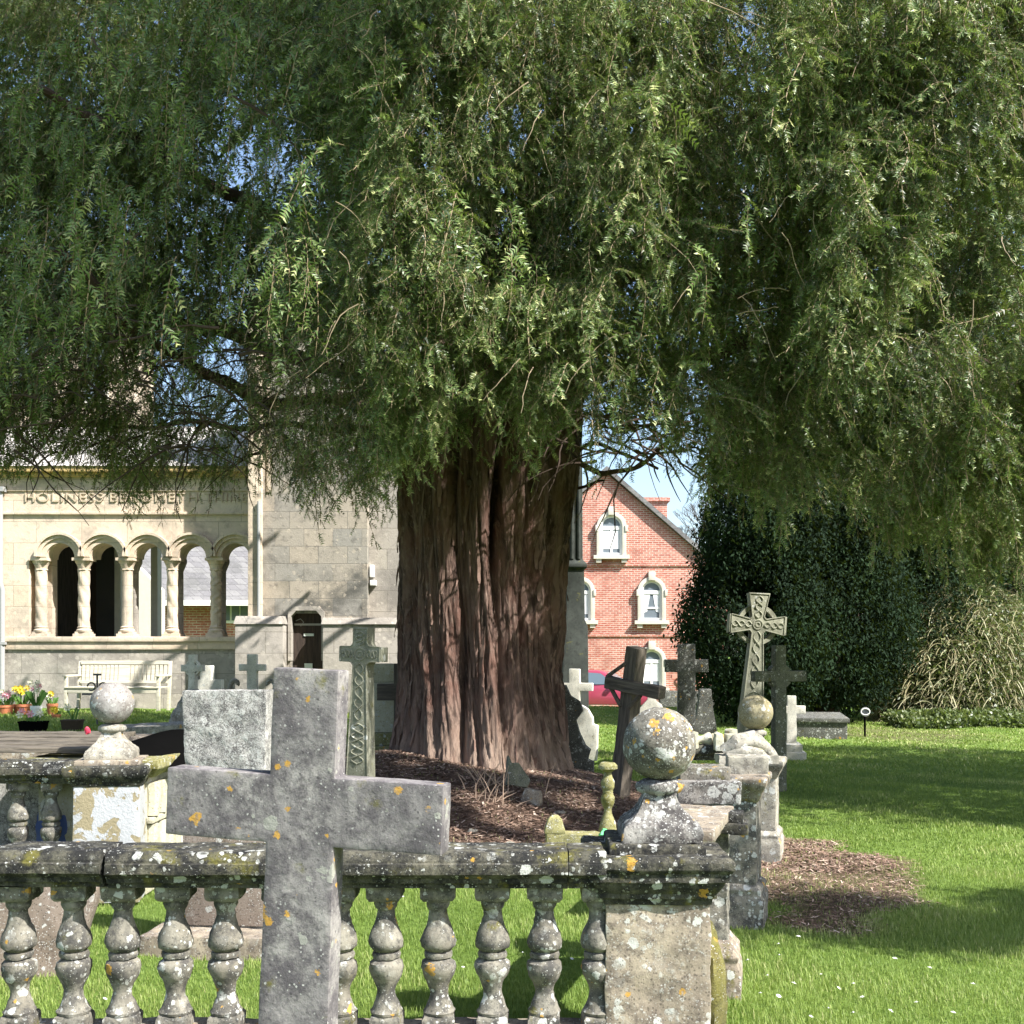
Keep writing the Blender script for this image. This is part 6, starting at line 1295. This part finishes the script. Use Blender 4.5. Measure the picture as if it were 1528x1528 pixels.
blades('grass', 130000, -60, 1600, 8.5, 15, .014, .042, .0035, 2, 'short grass of the middle lawn')
blades('grass', 60000, 860, 1600, 15, 32, .02, .045, .008, 3, 'mown grass of the far lawn on the right')
blades('grass', 26000, -60, 620, 13, 21.2, .03, .06, .007, 4, 'mown grass before the church')
def chips(name, n, fn, label, s0, s1, seed):
    r = np.random.default_rng(seed); x, y = fn(r, n); lm = litter_mask(x, y); k = r.uniform(0, 1, n) < lm; x, y = x[k], y[k]; n = len(x)
    a = r.uniform(0, 2 * np.pi, n); ln = r.uniform(s0, s1, n); w_ = ln * r.uniform(.06, .3, n); up = r.uniform(-.1, .35, n) * ln
    c = np.stack([x, y, gh(x, y) + .008 + r.uniform(0, .02, n)], -1); d = np.stack([np.cos(a) * ln, np.sin(a) * ln, up], -1); s_ = np.stack([-np.sin(a) * w_, np.cos(a) * w_, r.uniform(-.3, .3, n) * w_], -1)
    V = np.stack([c - d * .5 - s_ * .5, c + d * .5 - s_ * .4, c + d * .45 + s_ * .5, c - d * .5 + s_ * .5], 1).reshape(-1, 3)
    ti = np.repeat(np.clip(r.beta(1.3, 1.7, n), 0, 1), 4)
    return tag(fast_mesh(name, V, np.arange(4 * n).reshape(-1, 4), [M['litter']], attrs={'tint': ti}), label, 'litter', kind='stuff')
chips('leaf_litter', 85000, lambda r, n: (r.uniform(-3.6, 2.9, n), r.uniform(8.3, 14, n)), 'dry leaves, bark flakes and twigs on the mound under the yew', .012, .07, 5)
chips('leaf_litter', 26000, lambda r, n: (r.uniform(1.1, 3.7, n), r.uniform(6.1, 10.4, n)), 'brown patch of dead clippings beside the piers on the right', .01, .045, 6)
# dead stalks at the foot of the trunk
m = MB(); r3 = random.Random(9)
for k in range(46):
    px_ = r3.gauss(738, 30); Y_ = r3.uniform(10.3, 11.3); x = X(px_, Y_); z = G(x, Y_); h = r3.uniform(.05, .34) * r3.uniform(.5, 1); dx = r3.uniform(-.16, .16)
    m.tube([(x, Y_, z), (x + dx * .4, Y_, z + h * .5), (x + dx, Y_, z + h)], [.006, .005, .003], 4)
tag(m.build('dead_stalks', plain('dead_stalks', (.36, .26, .19), .9)), 'pale dead stalks standing before the trunk', 'stalks', kind='stuff')
o = MB().prism([(-.10, 0), (.12, 0), (.16, .08), (.02, .24), (-.05, .22), (-.09, .3)], 0, .06).build('stone_fragment', M['greengrey'], None, loc=(X(770, 11.0), 11.0, G(X(770, 11), 11) + .03), rot=(R(-20), R(10), R(20)), bevel=.01, rough=.01, cuts=.04); tag(o, 'tilted olive stone fragment leaning at the trunk foot', 'stone')
o = MB().box(-.10, .10, 0, .1, 0, .14, top=(.8, .8)).build('stone_fragment', M['pier'], None, loc=(X(790, 10.4), 10.4, G(X(790, 10.4), 10.4)), rot=(0, R(8), R(-20)), bevel=.02, rough=.012, cuts=.04); tag(o, 'squarish grey stone in the litter below the tilted fragment', 'stone')
for i, (px_, Y_) in enumerate(((762, 9.15), (705, 9.5), (660, 10.6), (835, 10.2))):
    o = MB().ball((0, 0, .02), .06 if i == 0 else .04, 10, 7, (1.2, .8, .5)).build('pebble', M['pale'], None, loc=(X(px_, Y_), Y_, G(X(px_, Y_), Y_)), rough=.012, nscale=20, seed=i)
    tag(o, ('white stone lying nearest the front coping on the mound', 'small pale stone left of the white stone on the mound', 'small pale stone just right of the big cross arm', 'small pale stone right of the trunk foot, in the litter')[i], 'stone')
# daisies
dm = MB()
for k in range(11):
    a = k * 2 * math.pi / 11; dm.add([(0, 0, .055), (.011 * math.cos(a - .2), .011 * math.sin(a - .2), .058), (.014 * math.cos(a), .014 * math.sin(a), .057), (.011 * math.cos(a + .2), .011 * math.sin(a + .2), .058)], [(0, 1, 2, 3)])
dm.ball((0, 0, .0585), .0045, 6, 4)
dme = dm.build('daisy', M['white'], link=False).data
r3 = random.Random(12)
dp_ = [(1165, 1418), (1190, 1412), (1166, 1435), (1333, 1443), (1384, 1455), (1276, 1470), (1228, 1458), (1244, 1475), (1135, 1492), (1157, 1495), (1147, 1462), (1278, 1520), (1232, 1510), (1205, 1525), (1290, 1490), (1370, 1500), (1450, 1480), (1420, 1515), (560, 1400), (690, 1450), (720, 1390), (780, 1430), (850, 1440), (640, 1375), (600, 1350), (250, 1440), (150, 1500), (1180, 1475), (1320, 1510), (1120, 1440)]
for px_, py_ in dp_:
    Y_ = 1.6 * F / (py_ - HY) ; x = X(px_, Y_); o = bpy.data.objects.new('daisy', dme); C.objects.link(o); o.location = (x, Y_, G(x, Y_) - .012); o.rotation_euler = (R(r3.uniform(5, 30)), r3.uniform(-.3, .3), r3.uniform(0, 6)); s_ = r3.uniform(.65, 1.0); o.scale = (s_, s_, s_)
    tag(o, 'small white daisy in the short grass', 'daisy', 'daisies scattered in the lawn')
